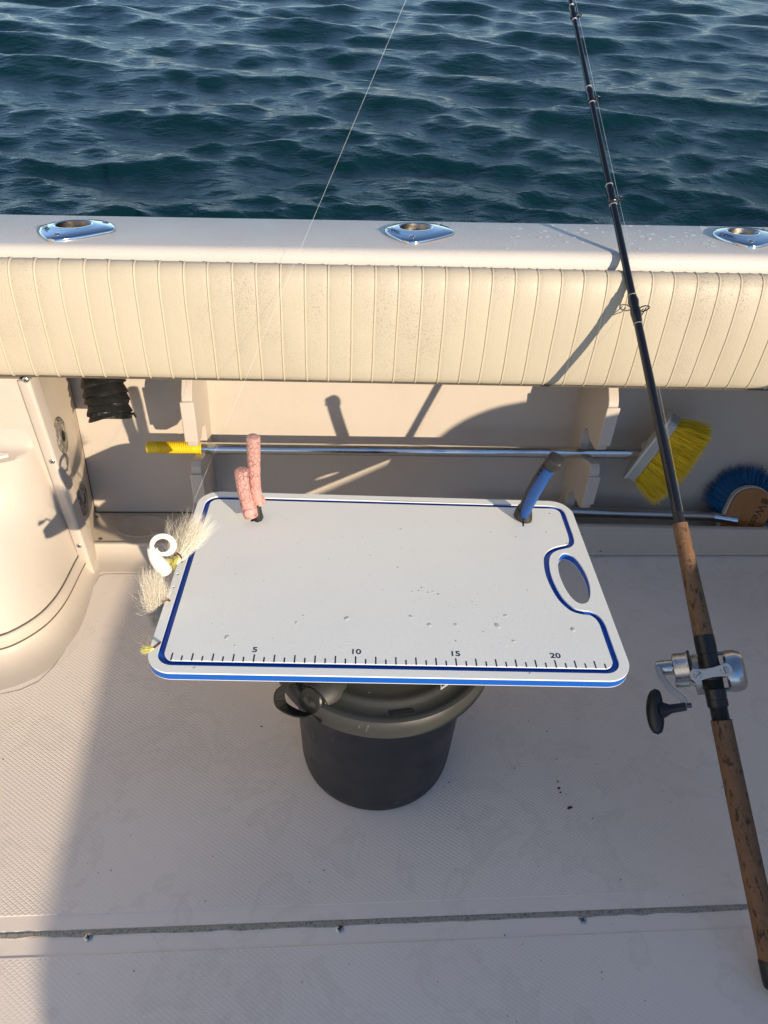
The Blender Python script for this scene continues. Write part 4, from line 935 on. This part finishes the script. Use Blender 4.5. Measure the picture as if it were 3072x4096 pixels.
RP('left_side_frame', MB().lathe([(.018, -.0235), (.0265, -.0235), (.0275, -.0215), (.0270, -.0140), (.0250, -.0125), (.018, -.0125)], 40, TX(0, YC+.002, -.002)), M_REEL2, smooth=30)
RP('drag_housing', MB().lathe([(.0080, -.0480), (.0185, -.0478), (.0205, -.0465), (.0212, -.0440), (.0212, -.0300), (.0225, -.0270), (.0235, -.0235), (.0200, -.0225)], 48, TX(0, YC+.004, .010)), M_REEL, smooth=25)
RP('drag_ring', MB().lathe([(.0226, -.0268), (.0236, -.0262), (.0236, -.0236), (.0220, -.0230)], 48, TX(0, YC+.004, .010)), M_BLACK)
RP('drive_boss', MB().lathe([(.0001, -.0710), (.0078, -.0708), (.0098, -.0695), (.0102, -.0670), (.0098, -.0655), (.0106, -.0650), (.0106, -.0490), (.0112, -.0478)], 36, TX(0, YC+.010, .0125)), M_REEL, smooth=25)
RP('lever_nub', MB().lathe([(.0001, -.0490), (.0058, -.0485), (.0062, -.0400), (.0062, -.0300)], 20, TX(0, YC+.010, -.0105)), M_REEL2)
RP('lower_bracket', MB().prism([[(-.0300, .0020), (-.0330, .0120), (-.0220, .0190), (-.0140, .0250), (-.0040, .0250), (-.0035, .0060), (-.0100, .0020)][::-1]], -.030, -.012, T=YT), M_REEL2, bevel=.002)
def flatbar(P, w, t):
    P = [Vector(p) for p in P]; rings = []
    for i, p in enumerate(P):
        d = (P[min(i+1, len(P)-1)]-P[max(i-1, 0)]).normalized(); s_ = Vector((0, 1, 0)); s_ = (s_-d*s_.dot(d)).normalized(); nn = d.cross(s_)
        rings.append([p+nn*w+s_*t, p-nn*w+s_*t, p-nn*w-s_*t, p+nn*w-s_*t])
    return MB().loft(rings)
arm = [(-.0670, YC+.024, .0150), (-.0655, YC+.0245, .0030), (-.0560, YC+.026, -.0170), (-.0440, YC+.026, -.0300), (-.0400, YC+.026, -.0450)]
RP('crank_arm', flatbar(catmull(arm, 5), .0042, .0016), M_REEL2, smooth=30, bevel=.0008)
RP('arm_screw', MB().lathe([(.0034, -.003), (.0034, .003), (.0001, .0034)], 12, TX(-.0360, YC+.026, -.0410)), M_STEEL)
kn0 = Vector((-.0405, YC+.028, -.0420))
stem = [kn0, kn0+Vector((-.010, 0, -.0008)), kn0+Vector((-.020, 0, -.0015)), kn0+Vector((-.027, 0, -.002)), kn0+Vector((-.034, 0, -.002))]
mb = MB().tube(stem, [.0055, .0058, .0062, .0095, .0130], 20, up=(0, 1, 0))
rgs = []
kc = kn0+Vector((-.0415, 0, -.0035))
for t in np.linspace(-1, 1, 25):
    u = math.sqrt(max(0, 1-t*t)); hw = .0105*u**.75+.0015*u; rgs.append([kc+Vector((hw*math.cos(a)+.0018*t*t+.0035*t, .0095*u**.8*math.sin(a), .0310*t)) for a in (2*math.pi*k/24 for k in range(24))])
mb.loft(rgs); RP('handle_knob', mb, M_BLACK, smooth=70)
# line from the reel through the guides
pts = [RT_ @ Vector((.004, YC+.020, .006))]+[TR @ c for c in gc]
pts.append(TR @ (gc[-1]+Vector((0, 0, .5))))
tag(MB().tube(pts, .00015, 5).build('rod_fishing_line', M_LINE), 'thin fishing line running up beside the black rod through its guides', 'fishing line', 'fishing lines')

# ------------------------------------------------------------------ lures on the board edge
def strands(mb, n, root, tip, rr, rt_, w, g, curl=.006, n_s=6, lenv=.3):
    root, tip = Vector(root), Vector(tip); ax_ = (tip-root); L = ax_.length; ax_.normalize(); u = ax_.orthogonal().normalized(); v = ax_.cross(u)
    for _ in range(n):
        a = g.uniform(0, 6.283); q = g.random()**.5; s0 = root+(u*math.cos(a)+v*math.sin(a))*rr*q
        k = 1-lenv*g.random()**.7; a2 = a+g.gauss(0, .5); t0 = root+ax_*L*k+(u*math.cos(a2)+v*math.sin(a2))*rt_*q*k+u*g.gauss(0, curl)+v*g.gauss(0, curl)
        m1 = s0+(t0-s0)*.35+u*g.gauss(0, curl*.4)+v*g.gauss(0, curl*.4)+ax_*.0; m2 = s0+(t0-s0)*.7+u*g.gauss(0, curl*.5)+v*g.gauss(0, curl*.5)
        P = catmull([s0, m1, m2, t0], 3); W = [w*(1-.75*i/(len(P)-1)) for i in range(len(P))]
        mb.tube(P, W, 3, caps=(False, False))
D5 = lambda X, Y, y: at((500+X/2.0113)/1.8517, (1700+Y/2.0113)/1.8517, y=y)
yl = .738
lu = empty('curly_tail_jig', D5(390, 1080, yl), 'white bucktail jig with curled white rubber tail, at the left board edge', 'lure', 'jigs hooked on the board edge')
g = random.Random(9); mb = MB()
strands(mb, 1100, D5(400, 1110, yl+.004), D5(650, 715, yl+.066), .0038, .023, .00017, g, .0045, lenv=.45)
strands(mb, 60, D5(400, 1100, yl+.004), D5(380, 690, yl+.055), .004, .022, .00020, g, .010, lenv=.3)
tag(mb.build('bucktail_hair', M_HAIR, lu, smooth=70), kind='stuff')
mb = MB(); strands(mb, 40, D5(420, 1060, yl), D5(360, 1180, yl-.004), .003, .006, .00025, g, .002); strands(mb, 60, D5(330, 1085, yl), D5(420, 1110, yl), .002, .004, .0003, g, .001)
tag(mb.build('yellow_hair', M_YHAIR, lu, smooth=70), kind='stuff')
# soft tail
bodyp = [D5(335, 1185, yl-.004), D5(300, 1140, yl-.006), D5(262, 1095, yl-.008), D5(228, 1045, yl-.010), D5(208, 990, yl-.012)]
C = catmull(bodyp, 10); rads = np.interp(np.linspace(0, 1, len(C)), [0, .08, .3, .6, .85, 1], [.0045, .0092, .0102, .0082, .0058, .0045]); rads = [r*(1+.05*(i % 2)) for i, r in enumerate(rads)]
MB().tube(C, list(rads), 20).build('ribbed_body', M_GRUB, lu, smooth=70)
cen = D5(305, 975, yl-.012); RX, RY = (D5(405, 975, yl-.012)-cen), (D5(305, 885, yl-.010)-cen)
tailp, tw = [], []
for k in range(40):
    t = k/39; a = R(190-352*t); q = .90-.36*t**3
    tailp.append(cen+RX*(math.cos(a)*q)+RY*(math.sin(a)*q)); tw.append(RX.length*(.17+.10*math.sin(math.pi*min(1, t*1.1))-.08*max(0, t-.75)/.25))
rings = []
for i, p in enumerate(tailp):
    rad = (p-cen).normalized(); nn = RX.cross(RY).normalized(); w_ = tw[i]; th = .0014
    rings.append([p+rad*w_, p+rad*w_*.5+nn*th, p-rad*w_*.6+nn*th, p-rad*w_, p-rad*w_*.6-nn*th, p+rad*w_*.5-nn*th])
MB().loft(rings).build('curled_tail', M_GRUB, lu, smooth=80, fix=True)
MB().tube(catmull([D5(405, 1065, yl+.002), D5(412, 1042, yl+.003), D5(440, 1046, yl+.006), D5(456, 1075, yl+.010), Vector(bw(-.2993, .0139, .001)), Vector(bw(-.2993, .0139, -.006))], 5), .0011, 8).build('hook', M_HOOK, lu)
lu2 = empty('bucktail_jig', D5(240, 1540, .70), 'white bucktail jig of loose upright hair below the curled tail jig', 'lure', 'jigs hooked on the board edge')
yl2 = .700
mb = MB(); strands(mb, 1300, D5(252, 1610, yl2), D5(205, 1140, yl2+.022), .0075, .0140, .00017, g, .0040, lenv=.42)
strands(mb, 260, D5(265, 1590, yl2), D5(300, 1230, yl2+.02), .005, .009, .0002, g, .005, lenv=.4)
strands(mb, 30, D5(250, 1500, yl2), D5(60, 1440, yl2), .008, .022, .00016, g, .008, lenv=.5)
strands(mb, 24, D5(230, 1500, yl2), D5(90, 1200, yl2), .008, .016, .00016, g, .008, lenv=.5)
tag(mb.build('bucktail_hair', M_HAIR, lu2, smooth=70), kind='stuff')
MB().tube(catmull([D5(300, 1430, yl2), D5(320, 1415, yl2+.002), D5(345, 1408, yl2+.004), Vector(bw(-.2993, -.0659, .0015)), Vector(bw(-.2993, -.0659, -.006))], 5), .0010, 8).build('hook', M_HOOK, lu2)
MB().tube([D5(262, 1575, yl2), D5(272, 1600, yl2), D5(285, 1625, yl2)], [.004, .0055, .003], 12).build('jig_head', M_GRUB, lu2, smooth=70)
lu3 = empty('yellow_feather_jig', D5(205, 1800, .60), 'yellow feather tuft poking out under the front left corner of the board', 'lure', 'jigs hooked on the board edge')
yl3 = .610
mb = MB(); strands(mb, 130, D5(235, 1795, yl3), D5(118, 1820, yl3-.004), .0014, .0035, .0003, g, .0015); strands(mb, 5, D5(215, 1800, yl3), D5(150, 1690, yl3), .002, .008, .00014, g, .01)
tag(mb.build('feather', M_YHAIR, lu3, smooth=70), kind='stuff')
MB().tube([D5(225, 1796, yl3), D5(245, 1780, yl3), bw(-.296, -.125, -.013)], .0016, 8).build('jig_head', M_HOOK, lu3)

# taut fishing line from the jig up to another rod's tip
fa = Vector((-.222, .938, .312)); fb = at(877, 0, y=1.27); fd = (fb-fa)
tag(MB().tube([D5(480, 1000, .80), D5(545, 700, .905), fa, fa+fd, fa+fd*2.6], .00014, 5).build('taut_fishing_line', M_LINE), 'thin pale fishing line rising from the left board edge out over the sea', 'fishing line', 'fishing lines')

# ------------------------------------------------------------------ unseen wall added at the left to bounce sunlight into the shade
bounce = MB().box((-1.50, -2.5, 0), (-1.36, 1.10, 1.95)).build('bounce_wall', M_TOP, bevel=.02, seg=3)
tag(bounce, 'tall cream wall added out of view at the left to bounce sunlight', 'bounce wall')
# ------------------------------------------------------------------ unseen coaming at the right, outline shaped from the shade it casts on deck
edge = [(2.0, -2.4), (1.6, -1.80), (1.02, -1.66), (.980, -1.61), (.950, -1.57), (.932, -1.50), (.926, -1.43), (.914, -1.265), (.898, -1.09), (.892, -.975), (.905, -.80), (.945, -.68), (1.09, -.50), (1.115, -.40), (1.112, -.09), (1.100, 0), (1.080, .07), (1.066, .151), (1.075, .228), (1.115, .284), (1.16, .42), (1.25, .8), (1.32, 1.10)]
ed = [(p.x, p.y) for p in catmull([(x, y, 0) for x, y in edge], 4)]
if True:
    back = [(x+.22, y) for x, y in ed[4:][::-1]]
    lp = ccw(ed+back[:-1]+[(2.2, -2.2)])
    cs = MB().prism([lp], 0, .655).build('unseen_coaming', M_GEL, smooth=30, bevel=.006, seg=3)
tag(cs, 'cream coaming out of view at the right, shaped to cast the deck shade', 'coaming')
print('objects', len(bpy.data.objects))
